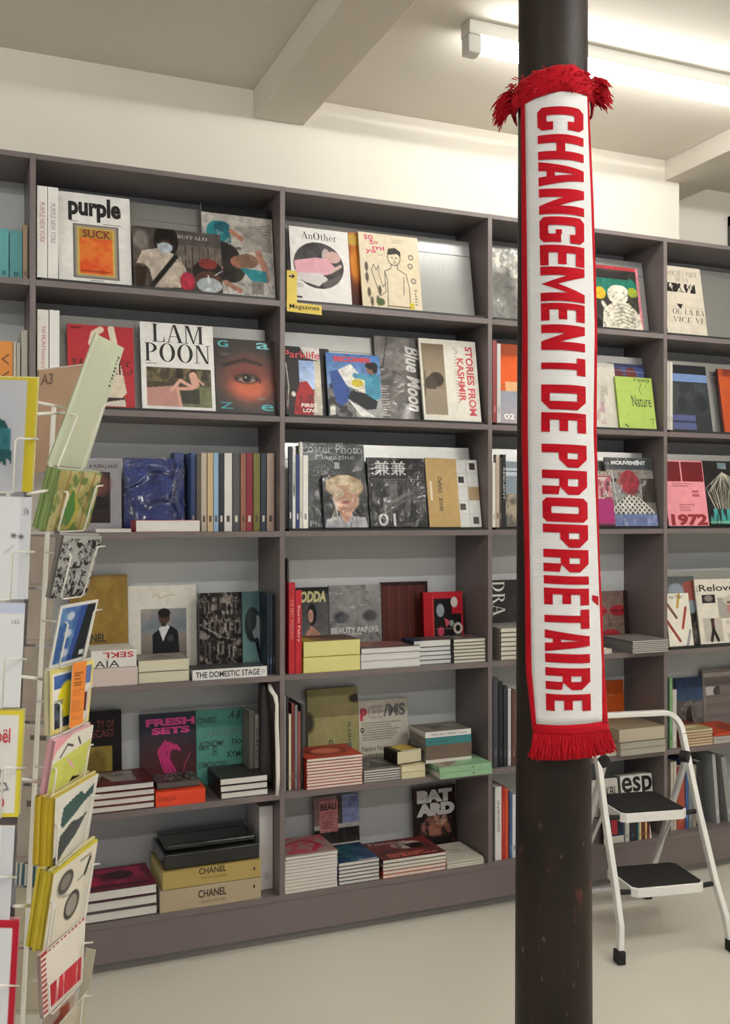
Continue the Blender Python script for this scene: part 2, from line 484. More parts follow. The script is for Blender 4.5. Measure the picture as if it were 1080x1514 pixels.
structure('trim_2', MB().box(2.8087, YB, 3.1096, 3.075, YN, ZC), M_CEIL, 'second boxed ceiling beam at the upper right corner', bevel=0.004)
wx = on_y(1076.5, 330, YN)[0]
wf = MB(); wf.box(wx, YN - .03, 2.72, wx + .05, YN, 3.08); wf.box(wx, YN - .03, 3.03, wx + .9, YN, 3.08); wf.box(wx + .85, YN - .03, 2.72, wx + .9, YN, 3.08)
o = structure('window_1', wf, mat('4a4440', 0.5), 'dark window frame cut by the right edge of the picture')
g = MB().box(wx + .05, YN - .012, 2.72, wx + .85, YN - .006, 3.03).build('pane', mat('5a5650', 0.1), o)

# ------------------------------------------------------------------ bookcase
M_LAM = mat('6c6260', 0.42, var=0.07, vscale=14.0, bump=0.05, bscale=300, name='grey_laminate')
M_BACK = mat('c6c8c8', 0.7, var=0.03, vscale=3.0, name='pale_back_panel')
M_BLACK = mat('0d0d0e', 0.45)
bc = empty('bookcase', (0, 0, 0), label='tall grey laminate bookcase covering the whole back wall', cat='bookcase')
KS = list(range(-2, 6))
ZB = SH[5] - 0.021
for k in KS:
    MB().box(k * W - TH / 2, 0, ZB, k * W + TH / 2, DEPTH - .004, ZTOP).build('side_panel', M_LAM, bc, bevel=0.0008, seg=1)
for k in KS[:-1]:
    x0, x1 = k * W + TH / 2, (k + 1) * W - TH / 2
    for z in SH:
        MB().box(x0, 0.0008, z - 0.021, x1, DEPTH - .004, z).build('shelf', M_LAM, bc, bevel=0.0008, seg=1)
    MB().box(x0, 0.0008, ZTOP - 0.018, x1, DEPTH - .004, ZTOP - 0.0004).build('top_board', M_LAM, bc, bevel=0.0008, seg=1)
    MB().box(x0, DEPTH - .004, SH[5], x1, DEPTH, ZTOP - .018).build('back_panel', M_BACK, bc)
MB().box(KS[0] * W - TH / 2, 0.004, 0.044, KS[-1] * W + TH / 2, 0.024, ZB).build('plinth', M_LAM, bc)
MB().box(KS[0] * W - TH / 2, 0.052, 0.0, KS[-1] * W + TH / 2, 0.066, 0.044).build('toe_kick', mat('8b8883', 0.45), bc)
MB().box(KS[0] * W, 0.024, 0.044, KS[-1] * W, DEPTH, 0.05).build('plinth_floor', M_LAM, bc)

# slanted metal display boards of the magazine rows
def brushed():
    m = bpy.data.materials.new('brushed_metal'); m.use_nodes = True
    nt = m.node_tree; b = nt.nodes['Principled BSDF']
    b.inputs['Base Color'].default_value = tuple(s2l((150, 150, 148))) + (1,)
    b.inputs['Metallic'].default_value = 0.6; b.inputs['Roughness'].default_value = 0.30
    tc = nt.nodes.new('ShaderNodeTexCoord'); mp = nt.nodes.new('ShaderNodeMapping'); mp.inputs['Scale'].default_value = (90, 90, 3)
    n = nt.nodes.new('ShaderNodeTexNoise'); n.inputs['Scale'].default_value = 2.0
    nt.links.new(tc.outputs['Object'], mp.inputs[0]); nt.links.new(mp.outputs[0], n.inputs['Vector'])
    bp = nt.nodes.new('ShaderNodeBump'); bp.inputs['Strength'].default_value = 0.25; bp.inputs['Distance'].default_value = 0.002
    nt.links.new(n.outputs['Fac'], bp.inputs['Height']); nt.links.new(bp.outputs[0], b.inputs['Normal'])
    return m
M_STEEL = brushed()
LEAN = math.radians(9.5)
LEDGE = 0.009
def display_board(c, r, h=0.325):
    z = SH[r - 1]
    x0, x1 = c * W + TH / 2 + 0.022, (c + 1) * W - TH / 2 - 0.022
    e = obj('display_board', None, bc)
    d = np.array([0, math.sin(LEAN), math.cos(LEAN)])
    p0 = np.array([x0, 0.066, z + LEDGE]); n = np.array([0, math.cos(LEAN), -math.sin(LEAN)]) * 0.0025
    a = p0; b_ = p0 + np.array([x1 - x0, 0, 0])
    MB().prism([a, b_, b_ + d * h * .80, a + d * h * .80], n).build('plate', M_STEEL, e)
    MB().prism([a + d * h * .808, b_ + d * h * .808, b_ + d * h, a + d * h], n).build('upper_plate', M_STEEL, e)
    MB().box(x0 - .006, 0.003, z, x1 + .006, 0.07, z + LEDGE - .0006).build('ledge', M_BLACK, e)
for c in (1, 2, 3, 4, 0):
    display_board(c, 1); display_board(c, 2)
display_board(1, 3); display_board(3, 3); display_board(2, 3); display_board(3, 4)
# columns are counted from the divider nearest the left picture edge: column c spans c*W..(c+1)*W

# ------------------------------------------------------------------ ceiling lamps
def lamp(x0, x1, y, label, power=TUBE_POWER):
    e = empty('fluorescent_lamp', ((x0 + x1) / 2, y, ZC - .045), label=label, cat='lamp', group='fluorescent battens on the ceiling')
    cx = (x0 + x1) / 2; L = (x1 - x0) / 2
    mw = mat('d8d6d0', 0.35)
    MB().box(-L, -.032, -.002, L, .032, .0449).build('housing', mw, e, bevel=0.004)
    for s in (-1, 1):
        xa, xb = sorted((s * L, s * (L - .05)))
        MB().box(xa, -.026, -.062, xb, .026, -.002).build('end_cap', mw, e, bevel=0.004)
    MB().tube([(-L + .05, 0, -.036), (L - .05, 0, -.036)], 0.019, 12).build('tube', glow_mat(power), e)
lamp(1.335, 2.79, -0.505, 'lit white fluorescent batten on the ceiling behind the iron column', 22.0)
for x0, y, where in ((-2.3, -2.6, 'left of the viewer'), (1.3, -2.6, 'right of the viewer'), (-0.85, -4.6, 'behind the viewer to the left'), (1.3, -4.6, 'behind the viewer to the right'), (3.3, -2.6, 'at the far right')):
    lamp(x0, x0 + 1.46, y, 'added unseen ceiling fluorescent batten outside the picture, ' + where)  # extra battens added out of view to brighten the room

# ------------------------------------------------------------------ iron column
def iron():
    m = bpy.data.materials.new('rusty_painted_iron'); m.use_nodes = True
    nt = m.node_tree; b = nt.nodes['Principled BSDF']
    tc = nt.nodes.new('ShaderNodeTexCoord'); mp = nt.nodes.new('ShaderNodeMapping'); mp.inputs['Scale'].default_value = (1, 1, 0.45)
    nt.links.new(tc.outputs['Object'], mp.inputs[0])
    n1 = nt.nodes.new('ShaderNodeTexNoise'); n1.inputs['Scale'].default_value = 7; n1.inputs['Detail'].default_value = 8
    n2 = nt.nodes.new('ShaderNodeTexNoise'); n2.inputs['Scale'].default_value = 42; n2.inputs['Detail'].default_value = 4
    n3 = nt.nodes.new('ShaderNodeTexNoise'); n3.inputs['Scale'].default_value = 70; n3.inputs['Detail'].default_value = 2
    for n in (n1, n2, n3): nt.links.new(mp.outputs[0], n.inputs['Vector'])
    r1 = nt.nodes.new('ShaderNodeValToRGB')
    r1.color_ramp.elements[0].position = .35; r1.color_ramp.elements[0].color = tuple(s2l((28, 21, 18))) + (1,)
    r1.color_ramp.elements[1].position = .72; r1.color_ramp.elements[1].color = tuple(s2l((47, 38, 32))) + (1,)
    nt.links.new(n1.outputs['Fac'], r1.inputs[0])
    r2 = nt.nodes.new('ShaderNodeMapRange'); r2.inputs['From Min'].default_value = .64; r2.inputs['From Max'].default_value = .74
    nt.links.new(n2.outputs['Fac'], r2.inputs['Value'])
    mx = nt.nodes.new('ShaderNodeMix'); mx.data_type = 'RGBA'; mx.inputs[7].default_value = tuple(s2l((84, 44, 36))) + (1,)
    nt.links.new(r2.outputs[0], mx.inputs[0]); nt.links.new(r1.outputs[0], mx.inputs[6])
    r3 = nt.nodes.new('ShaderNodeMapRange'); r3.inputs['From Min'].default_value = .69; r3.inputs['From Max'].default_value = .76
    nt.links.new(n3.outputs['Fac'], r3.inputs['Value'])
    mx2 = nt.nodes.new('ShaderNodeMix'); mx2.data_type = 'RGBA'; mx2.inputs[7].default_value = tuple(s2l((92, 78, 68))) + (1,)
    nt.links.new(r3.outputs[0], mx2.inputs[0]); nt.links.new(mx.outputs[2], mx2.inputs[6])
    nt.links.new(mx2.outputs[2], b.inputs['Base Color'])
    b.inputs['Roughness'].default_value = 0.5; b.inputs['Specular IOR Level'].default_value = 0.25
    bp = nt.nodes.new('ShaderNodeBump'); bp.inputs['Strength'].default_value = 0.4; bp.inputs['Distance'].default_value = 0.004
    nt.links.new(n2.outputs['Fac'], bp.inputs['Height']); nt.links.new(bp.outputs[0], b.inputs['Normal'])
    return m
PD = 2.2                                             # distance of the column from the camera
def col_r(z):                                        # the shaft tapers upwards
    v = 761 - (z - CAM[2]) * FPX / PD
    return (101 + 12 * v / 1514.0) / FPX * PD / 2
PC = dep(818.5, 761, PD); PC = np.array([PC[0], PC[1]])
V2 = (PC - CAM[:2]); V2 /= np.linalg.norm(V2)         # horizontal view direction at the column
R2 = np.array([V2[1], -V2[0]])                        # to the right as seen by the camera
pillar = empty('iron_column', (PC[0], PC[1], 0), label='dark rusty cast-iron column standing in front of the bookcase', cat='column')
mb = MB(); zs = np.linspace(0, ZC, 40)
mb.tube([(0, 0, z) for z in zs], [col_r(z) for z in zs], 48)
mb.build('shaft', iron(), pillar, smooth=False).data.shade_smooth()
MB().tube([(0, 0, 0.001), (0, 0, .03), (0, 0, .05)], [.14, .14, .1], 40).build('base_flange', mat('2a2522', 0.5), pillar)

# ------------------------------------------------------------------ knitted scarf
def sz(v): return CAM[2] - (v - 761.0) * (PD - 0.085) / FPX           # picture row -> height on the scarf
SV = [100, 146, 300, 476, 638, 817, 990, 1069, 1085]                    # rows where the edges were read
SLx = [770, 770, 771, 772, 771, 776, 778, 787, 789]                     # left edge of the red border
SWL = [777, 777, 779, 781, 781, 784, 787, 794, 796]                     # left edge of the white field
SWR = [869, 869, 875, 880, 878, 884, 890, 890, 891]
SRx = [872, 872, 879, 884, 883, 887, 894, 899, 902]
def scarf_pt(u, v, lift=0.0):
    """u: picture column on the scarf at row v -> 3d point on the cloth that wraps the column's front"""
    z = sz(v)
    r = col_r(z) + 0.008 + lift
    s = (u - 818.5) / FPX * (PD - 0.085)
    sag = max(0.0, (v - 700) / 400.0) * 0.022                           # lower end stands off the shaft
    r2 = r + sag
    off = (s / r2)
    if abs(off) < 0.80: dpt = math.sqrt(1 - off * off) * r2
    else: dpt = 0.6 * r2 - (abs(off) - 0.80) * r2 * 1.0
    rip = 0.0015 * math.sin(v * 0.045 + u * 0.06) + 0.001 * math.sin(v * 0.02 - u * .1)
    p = PC + R2 * s - V2 * (dpt + rip)
    return (p[0], p[1], z)
def knit(h):
    m = bpy.data.materials.new('knitted_wool'); m.use_nodes = True
    nt = m.node_tree; b = nt.nodes['Principled BSDF']
    c = s2l(hx(h))
    b.inputs['Roughness'].default_value = 0.9; b.inputs['Sheen Weight'].default_value = 0.04; b.inputs['Specular IOR Level'].default_value = 0.2
    tc = nt.nodes.new('ShaderNodeTexCoord')
    w = nt.nodes.new('ShaderNodeTexWave'); w.wave_type = 'BANDS'; w.bands_direction = 'Z'; w.inputs['Scale'].default_value = 90; w.inputs['Distortion'].default_value = 1.5
    w.inputs['Detail Scale'].default_value = 4
    nt.links.new(tc.outputs['Object'], w.inputs['Vector'])
    mx = nt.nodes.new('ShaderNodeMix'); mx.data_type = 'RGBA'
    mx.inputs[6].default_value = tuple(c * 0.88) + (1,); mx.inputs[7].default_value = tuple(np.minimum(c * 1.05, 1)) + (1,)
    nt.links.new(w.outputs['Fac'], mx.inputs[0]); nt.links.new(mx.outputs[2], b.inputs['Base Color'])
    bp = nt.nodes.new('ShaderNodeBump'); bp.inputs['Strength'].default_value = 0.25; bp.inputs['Distance'].default_value = 0.001
    nt.links.new(w.outputs['Fac'], bp.inputs['Height']); nt.links.new(bp.outputs[0], b.inputs['Normal'])
    return m
M_RED, M_WHITE = knit('b00a1c'), knit('e2e1e0')
scarf = empty('scarf', (0, 0, 0), label='red and white knitted scarf with large lettering hung down the iron column', cat='scarf')
def cloth(name, ul, ur, v0, v1, nu, nv, m, parent, lift=0.0, thick=0.004):
    mb = MB(); vs = np.linspace(v0, v1, nv + 1)
    for v in vs:
        a, b_ = np.interp(v, SV, ul), np.interp(v, SV, ur)
        for i in range(nu + 1): mb.v.append(scarf_pt(a + (b_ - a) * i / nu, v, lift))
    for j in range(nv):
        for i in range(nu):
            k = j * (nu + 1) + i
            mb.f.append((k, k + nu + 1, k + nu + 2, k + 1))
    o = mb.build(name, m, parent); o.data.shade_smooth()
    sol = o.modifiers.new('thickness', 'SOLIDIFY'); sol.thickness = thick; sol.offset = -1
    return o
field = cloth('white_field', SWL, SWR, 128, 1068, 18, 90, M_WHITE, scarf)
cloth('red_border', SLx, SWL, 110, 1072, 3, 90, M_RED, scarf)
cloth('red_border', SWR, SRx, 110, 1072, 3, 90, M_RED, scarf)
cloth('red_hem', SLx, SRx, 1068, 1085, 18, 3, M_RED, scarf)
# letters: x runs down the scarf, y to the right; unit cell w x 65 with 12.5 strokes
def rc(x0, y0, x1, y1): return [[(x0, y0), (x1, y0), (x1, y1), (x0, y1)]]
def glyph(ch, w):
    h, t, k = 65.0, 12.5, 6.0
    tb = min(12.5, w * .37)
    if ch == 'I': return rc(0, 0, w, h)
    if ch == 'H': return rc(0, 0, tb, h) + rc(w - tb, 0, w, h) + rc(tb, h / 2 - t / 2, w - tb, h / 2 + t / 2)
    if ch == 'E': return rc(0, 0, tb, h) + rc(tb, 0, w, t) + rc(tb, h - t, w, h) + rc(tb, h / 2 - t / 2, w * .93, h / 2 + t / 2)
    if ch == 'T': return rc(0, h - t, w, h) + rc(w / 2 - tb / 2, 0, w / 2 + tb / 2, h - t)
    if ch == 'N': return rc(0, 0, tb, h) + rc(w - tb, 0, w, h) + [[(tb, h), (tb, h * .55), (w - tb, 0), (w - tb, h * .45)]]
    if ch == 'M': return rc(0, 0, tb, h) + rc(w - tb, 0, w, h) + [[(tb, h), (tb, h * .62), (w / 2, h * .02), (w / 2, h * .40)], [(w / 2, h * .40), (w / 2, h * .02), (w - tb, h * .62), (w - tb, h)]]
    if ch == 'A':
        i = tb * 1.05
        return [[(0, 0), (i, 0), (w / 2 + 1, h), (w * .28, h)], [(w - i, 0), (w, 0), (w * .72, h), (w / 2 - 1, h)], [(w * .22, h * .18), (w * .78, h * .18), (w * .74, h * .36), (w * .26, h * .36)]]
    ring_l = [[(0, k), (tb, k * 1.6), (tb, h - k * 1.6), (0, h - k)]]
    top = [[(0, h - k), (tb, h - t - 1), (tb + 3, h - t), (k, h)], [(k, h), (tb + 3, h - t), (w - tb - 3, h - t), (w - k, h)], [(w - k, h), (w - tb - 3, h - t), (w - tb, h - t - 1), (w, h - k)]]
    bot = [[(x, h - y) for x, y in q] for q in top]
    if ch == 'O': return ring_l + top + bot + [[(w - tb, k * 1.6), (w, k), (w, h - k), (w - tb, h - k * 1.6)]]
    if ch == 'C': return ring_l + top + bot + rc(w - tb, h * .66, w, h - k) + rc(w - tb, k, w, h * .34)
    if ch == 'G': return ring_l + top + bot + rc(w - tb, h * .68, w, h - k) + rc(w - tb, k, w, h * .48) + rc(w * .5, h * .36, w - tb, h * .50)
    if ch == 'D': return rc(0, 0, tb, h) + rc(tb, h - t, w - tb, h) + rc(tb, 0, w - tb, t) + [[(w - tb, h), (w - tb, h - t), (w, h - t)], [(w - tb, t), (w - tb, 0), (w, t)]] + rc(w - tb, t, w, h - t)
    P = rc(0, 0, tb, h) + rc(tb, h - t, w - tb, h) + rc(tb, h * .38, w - tb, h * .38 + t) + [[(w - tb, h), (w - tb, h - t), (w, h - t)], [(w - tb, h * .38 + t), (w - tb, h * .38), (w, h * .38 + t)]] + rc(w - tb, h * .38 + t, w, h - t)
    if ch == 'P': return P
    if ch == 'R': return P + [[(w - tb, 0), (w, 0), (w, h * .36), (w - tb, h * .40)]]
    return []
LET = [('C', 156.6, 191), ('H', 198, 235), ('A', 238, 274), ('N', 278, 316), ('G', 320, 358), ('E', 362, 392), ('M', 394, 445), ('E', 448, 474), ('N', 480, 517.5), ('T', 528, 554),
       ('D', 568.7, 605.5), ('E', 610, 639), ('P', 656.7, 690.7), ('R', 695, 731), ('O', 736, 771.5), ('P', 775, 809), ('R', 812, 845), ('I', 851, 863), ('E', 869, 893.5), ('T', 900, 928), ('A', 930, 962), ('I', 965, 978), ('R', 985.5, 1017), ('E', 1023.6, 1048)]
LX0, LX1 = [795, 795, 798, 801, 801, 804, 807, 808.5, 809], [863, 863, 864, 865, 867, 870, 872, 873.4, 874]
def letter_mesh(quads, w, v0):
    mb = MB()
    for q in quads:
        if len(q) == 3: q = q + [q[-1]]
        n = max(1, int(max(math.dist(q[0], q[1]), math.dist(q[3], q[2])) / 7)); m_ = max(1, int(max(math.dist(q[1], q[2]), math.dist(q[0], q[3])) / 7))
        b = len(mb.v)
        for j in range(m_ + 1):
            for i in range(n + 1):
                a, c = i / n, j / m_
                gx = (q[0][0] * (1 - a) + q[1][0] * a) * (1 - c) + (q[3][0] * (1 - a) + q[2][0] * a) * c
                gy = (q[0][1] * (1 - a) + q[1][1] * a) * (1 - c) + (q[3][1] * (1 - a) + q[2][1] * a) * c
                v = v0 + gx - 3.5 * (1 - gy / 65.0) * 0 - 2.5 * (gy - 32) / 65.0 * -1
                l, r = np.interp(v, SV, LX0), np.interp(v, SV, LX1)
                mb.v.append(scarf_pt(l + (r - l) * gy / 65.0, v, 0.0016))
        for j in range(m_):
            for i in range(n):
                k = b + j * (n + 1) + i
                mb.f.append((k, k + 1, k + n + 2, k + n + 1))
    return mb
for ch, v0, v1 in LET:
    lt = letter_mesh(glyph(ch, v1 - v0), v1 - v0, v0).build('letter', M_RED, field)
    lt.data.shade_smooth()
letter_mesh([[(8, 70), (16, 70), (24, 79), (10, 79)]], 26, 871).build('accent', M_RED, field)
# fringes: thin strands
def strands(name, roots, n_seg, parent, r=0.0011):
    mb = MB()
    for p, d, L, curl in roots:
        p = np.array(p, float); d = np.array(d, float); pts = [p.copy()]
        for i in range(n_seg):
            d = d + np.array([0, 0, -curl]) + rng.normal(0, .10, 3); d /= np.linalg.norm(d)
            p = p + d * L / n_seg; pts.append(p.copy())
        mb.tube(pts, [r] * n_seg + [r * .5], 4, cap=False)
    o = mb.build(name, M_RED, parent); o['kind'] = 'stuff'
    return o
roots = []
for i in range(560):
    f_ = rng.random(); u = 789 + f_ * (901 - 789)
    q = np.array(scarf_pt(u, 1082, rng.random() * 0.004))
    sl = -0.10 + 0.50 * max(0, f_ - 0.35) ** 1.2
    L = (0.052 + 0.004 * rng.random()) * (1.0 - .12 * f_)
    roots.append((q, (R2[0] * sl - V2[0] * .08, R2[1] * sl - V2[1] * .08, -1), L, 0.02))
strands('fringe', roots, 4, scarf, 0.0016)
# upper end: red band folded over and tied round the shaft, its fringe sticking out on both sides
mb = MB(); nA, nB = 40, 8
for i in range(nA + 1):
    a = -math.pi * 0.62 + i / nA * math.pi * 1.24
    f_ = i / nA
    vt = np.interp(f_, [0, .3, .5, .62, .75, 1], [112, 103, 96, 93, 99, 104]); vb = np.interp(f_, [0, .3, .55, .75, 1], [150, 143, 134, 134, 150])
    for j in range(nB + 1):
        g_ = j / nB; v = vt + (vb - vt) * g_
        r = col_r(sz(v)) + 0.010 + 0.007 * math.sin(math.pi * g_) + 0.002 * math.sin(i * 1.3 + j)
        p = PC + R2 * math.sin(a) * r - V2 * math.cos(a) * r
        mb.v.append((p[0], p[1], sz(v)))
for i in range(nA):
    for j in range(nB):
        k = i * (nB + 1) + j
        mb.f.append((k, k + 1, k + nB + 2, k + nB + 1))
o = mb.build('folded_band', M_RED, scarf); o.data.shade_smooth(); o.modifiers.new('thickness', 'SOLIDIFY').thickness = 0.004
roots = []
for side, n, v0, v1, ln, up in ((-1, 110, 108, 140, .05, 0.30), (1, 110, 98, 132, .04, 0.5)):
    for i in range(n):
        v = v0 + rng.random() * (v1 - v0); z = sz(v); r = col_r(z) + .008 + rng.random() * .01
        a = side * (math.pi * .40 + rng.random() * .35)
        p = PC + R2 * math.sin(a) * r - V2 * math.cos(a) * r
        d = R2 * side * (0.8 + .4 * rng.random()) - V2 * 0.3 * rng.random()
        roots.append(((p[0], p[1], z), (d[0], d[1], up * (rng.random() - .2)), ln * (.7 + .5 * rng.random()), 0.30 if side < 0 else 0.24))
for i in range(150):
    a = -math.pi * .55 + rng.random() * math.pi * 1.1; v = 97 + rng.random() * 38; z = sz(v)
    r = col_r(z) + 0.013 + rng.random() * .004
    p = PC + R2 * math.sin(a) * r - V2 * math.cos(a) * r
    d = R2 * (math.sin(a) + rng.normal(0, .6)) - V2 * math.cos(a) * .5
    roots.append(((p[0], p[1], z), (d[0], d[1], rng.normal(.3, .6)), (.009 + .010 * rng.random()), 0.22))
strands('upper_fringe', roots, 6, scarf, 0.0013)

# ------------------------------------------------------------------ two-step stool
ya = math.radians(-10)
stool = empty('step_stool', (2.117, -0.617, 0), (0, 0, ya), label='white folding two-step stool with black treads beside the iron column', cat='step stool')
M_TUBE = mat('e4e2dc', 0.3, name='white_enamel'); M_RUB = mat('161515', 0.7)
def bar(pts, w, d, name, m, parent, bevel=.004):
    """flat-sided tube swept along pts in the y-z plane (or any), w across x, d deep"""
    mb = MB(); pts = [np.array(p, float) for p in pts]; b = 0
    for i, p in enumerate(pts):
        t = pts[min(i + 1, len(pts) - 1)] - pts[max(i - 1, 0)]; t /= np.linalg.norm(t)
        s = np.array([0, 1, 0.]) - t * t[1]; s /= np.linalg.norm(s); q = np.cross(t, s)
        for a, c in ((-1, -1), (1, -1), (1, 1), (-1, 1)): mb.v.append(tuple(p + q * a * w / 2 + s * c * d / 2))
    n = len(pts)
    for i in range(n - 1):
        for k in range(4): mb.f.append((i * 4 + k, i * 4 + (k + 1) % 4, i * 4 + 4 + (k + 1) % 4, i * 4 + 4 + k))
    mb.f += [(3, 2, 1, 0), tuple((n - 1) * 4 + k for k in range(4))]
    return mb.build(name, m, parent, bevel=bevel)
def fy(z): return np.interp(z, [0, .12, .235, .47, .80], [0, .02, .075, .175, .295])
def fx(z): return np.interp(z, [0, .12, .235, .80], [.218, .205, .196, .178])
for s in (-1, 1):
    bar([(s * fx(z), fy(z), z) for z in (.03, .12, .18, .235, .35, .47, .6, .72)], .020, .030, 'leg', M_TUBE, stool)
    MB().box(s * fx(0) - .015, fy(0) - .020, .0004, s * fx(0) + .015, fy(0) + .022, .046).build('rubber_foot', M_RUB, stool, bevel=.004)
hp = [(fx(.72), fy(.72), .72)]
for a in np.linspace(0, 90, 7): hp.append((fx(.74) - .065 + .065 * math.cos(math.radians(a)), fy(.735 + .06 * math.sin(math.radians(a))), .735 + .065 * math.sin(math.radians(a))))
hp = hp + [(-x, y, z) for x, y, z in reversed(hp)]
bar(hp, .020, .028, 'handle', M_TUBE, stool)
for z, dp, hw in ((.235, .20, .143), (.47, .235, .134)):
    y0 = fy(z) - .012
    st = obj('step', None, stool)
    def octo(x, ya_, yb, c): return [(-x + c, ya_), (x - c, ya_), (x, ya_ + c), (x, yb - c), (x - c, yb), (-x + c, yb), (-x, yb - c), (-x, ya_ + c)]
    MB().prism([(x, y, z - .034) for x, y in octo(hw, y0 - .02, y0 + dp, .018)][::-1], (0, 0, .034)).build('tray', M_TUBE, st, bevel=.003)
    MB().prism([(x, y, z) for x, y in octo(hw - .007, y0 - .013, y0 + dp - .007, .016)][::-1], (0, 0, .003)).build('tread', mat('131110', 0.9, bump=.5, bscale=400), st)
    for s in (-1, 1):
        MB().tube([(s * hw, y0 + .004, z - .018), (s * (fx(z) - .008), y0 + .012, z - .018)], .009, 10).build('spacer', M_RUB, st)
for s in (-1, 1):
    bar([(s * .168, .222, .635), (s * .167, .36, .36), (s * .166, .505, .06)], .018, .024, 'rear_leg', mat('cfcecb', 0.3), stool)
    MB().box(s * .166 - .016, .498, .0004, s * .166 + .016, .535, .062).build('rear_foot', M_RUB, stool, bevel=.004)
    MB().tube([(s * .176, .214, .645), (s * .158, .238, .645)], .022, 16).build('hinge', M_RUB, stool)
    MB().tube([(s * .150, y0 + .10, .44), (s * .160, .46, .15)], .006, 8).build('brace', mat('cfcecb', 0.3), stool)
MB().tube([(-.16, .51, .05), (.16, .51, .05)], .010, 10).build('rear_crossbar', mat('cfcecb', 0.3), stool)

# ================================================================== books and magazines
ORD = ['topmost', 'second', 'third', 'fourth', 'fifth', 'sixth', 'seventh', 'eighth', 'ninth', 'tenth', 'eleventh', 'twelfth', 'thirteenth']
RES = 430
def clampx(X0, X1, mrg=0.0015):
    c = math.floor((X0 + X1) / 2 / W)
    return max(X0, c * W + TH / 2 + mrg), min(X1, (c + 1) * W - TH / 2 - mrg)
def face(row, xl, xr, yt, bg, label, draw=None, texts=(), Y0=None, lean=None, t=0.010, film=None, rough=0.38, side=None, name='magazine', cat='magazine', dz=None, pages='dedbd2', metal_texts=False, res=RES, h=None, coat=0.0, group=None, grit=0.05):
    """a publication standing with its cover to the room; picture columns of its foot, picture row of its top left corner"""
    if Y0 is None: Y0 = 0.030 if row <= 3 else 0.222
    lean = math.radians((9.5 if row <= 3 else 4) if lean is None else lean)
    if dz is None: dz = LEDGE if row <= 3 else 0.0
    z0 = SH[row - 1] + dz + t * math.sin(lean) + 0.0004
    X0, X1 = clampx(x_at(xl, Y0), x_at(xr, Y0), .005 if film else .0015)
    w = X1 - X0
    if h is None: h = h_at(X0, Y0, z0, yt, lean)
    root = empty(name, (X0, Y0, z0), (-lean, 0, 0), label, cat, group)
    art = Art(w, h, res, bg)
    if draw: draw(art)
    if grit: art.grit(grit, len(label))
    side = side or bg
    c = obj('cover', cover_mesh('cover', w, h, t, art, side, print_mat(rough, coat)), root)
    MB().box(0.0006, 0.0008, 0.001, w - 0.0016, t - 0.0008, h - 0.001).build('pages', page_mat(pages), root)
    for tx in texts:
        kw = tx[3] if len(tx) > 3 else {}
        letters(c, tx[0], tx[1], w, h, tx[2], **kw)
    if film:
        mb = MB(); n = 10; e = 0.003
        for j in range(n + 1):
            for i in range(n + 1):
                mb.v.append((-e + (w + 2 * e) * i / n, -0.0025 - 0.0025 * vnoise(np.array(i * .9), np.array(j * .9), len(label)), -0.0 + (h + e) * j / n))
        for j in range(n):
            for i in range(n):
                k = j * (n + 1) + i; mb.f.append((k, k + 1, k + n + 2, k + n + 1))
        o = mb.build('plastic_wrap', film_mat(*film), root); o.data.shade_smooth()
    return root
def stack(row, xl, xr, yt, n, cover, label, pages='d9d6cc', depth=0.20, Yf=0.012, spine='left', draw=None, texts=(), front_texts=(), name='book', cat='book', top=None, rough=0.4, jit=0.002, base=0.0, heights=None, covers=None, labels=None, rz=0.0, edge=0.0012, pagelist=None, pgin=0.002):
    """books lying on each other: picture columns of the front edge, picture row of the front top left corner"""
    z0 = SH[row - 1] + base + 0.0003
    X0, X1 = clampx(x_at(xl, Yf), x_at(xr, Yf), .003)
    w = X1 - X0
    H = h_at(X0, Yf, z0, yt)
    ths = heights and [H * q / sum(heights) for q in heights] or [H / n] * n        # bottom to top
    z = z0; roots = []
    for i in range(n):
        t = ths[i] - 0.0004
        k = n - 1 - i
        cv = covers[i] if covers else cover
        pg = pagelist[i] if pagelist else pages
        lb = labels[i] if labels else (label if n == 1 else '%s, %s%s' % (label, ORD[k], ' of its stack' if k == 0 else ' from the top'))
        jx, jy = (0, 0) if i == 0 else (random.uniform(-jit, jit), random.uniform(0, jit))
        r = empty(name, (X0 + jx, Yf + jy, z), (0, 0, rz), lb, cat, (label + ' stack') if n > 1 and not labels else None)
        m = mat(cv, rough)
        if i == n - 1 and draw:
            art = Art(w, depth, RES * 0.8, top or cv); draw(art)
            c = obj('cover', cover_mesh('cover', w, depth, t, art, cv, print_mat(rough), flat=True), r)
            for tx in texts: letters(c, tx[0], tx[1], w, depth, tx[2], flat=True, t=t, **(tx[3] if len(tx) > 3 else {}))
        else:
            mb = MB().box(0, 0, 0, w, depth, edge).box(0, 0, t - edge, w, depth, t)
            if spine == 'left': mb.box(0, 0, edge, edge, depth, t - edge)
            c = mb.build('cover', m, r)
        if spine == 'front':
            s = MB().box(0, -0.0006, 0, w, 0.0015, t).build('spine', m, r)
            for tx in front_texts:
                if len(tx) > 4 and tx[4] != i: continue
                letters(s, tx[0], tx[1], w, t, tx[2], lift=0.0012, **(tx[3] if len(tx) > 3 else {}))
        MB().box(0.0014, pgin if spine != 'front' else 0.0016, edge, w - pgin, depth - .002, t - edge).build('pages', page_mat(pg), r)
        z += ths[i]; roots.append(r)
    return roots
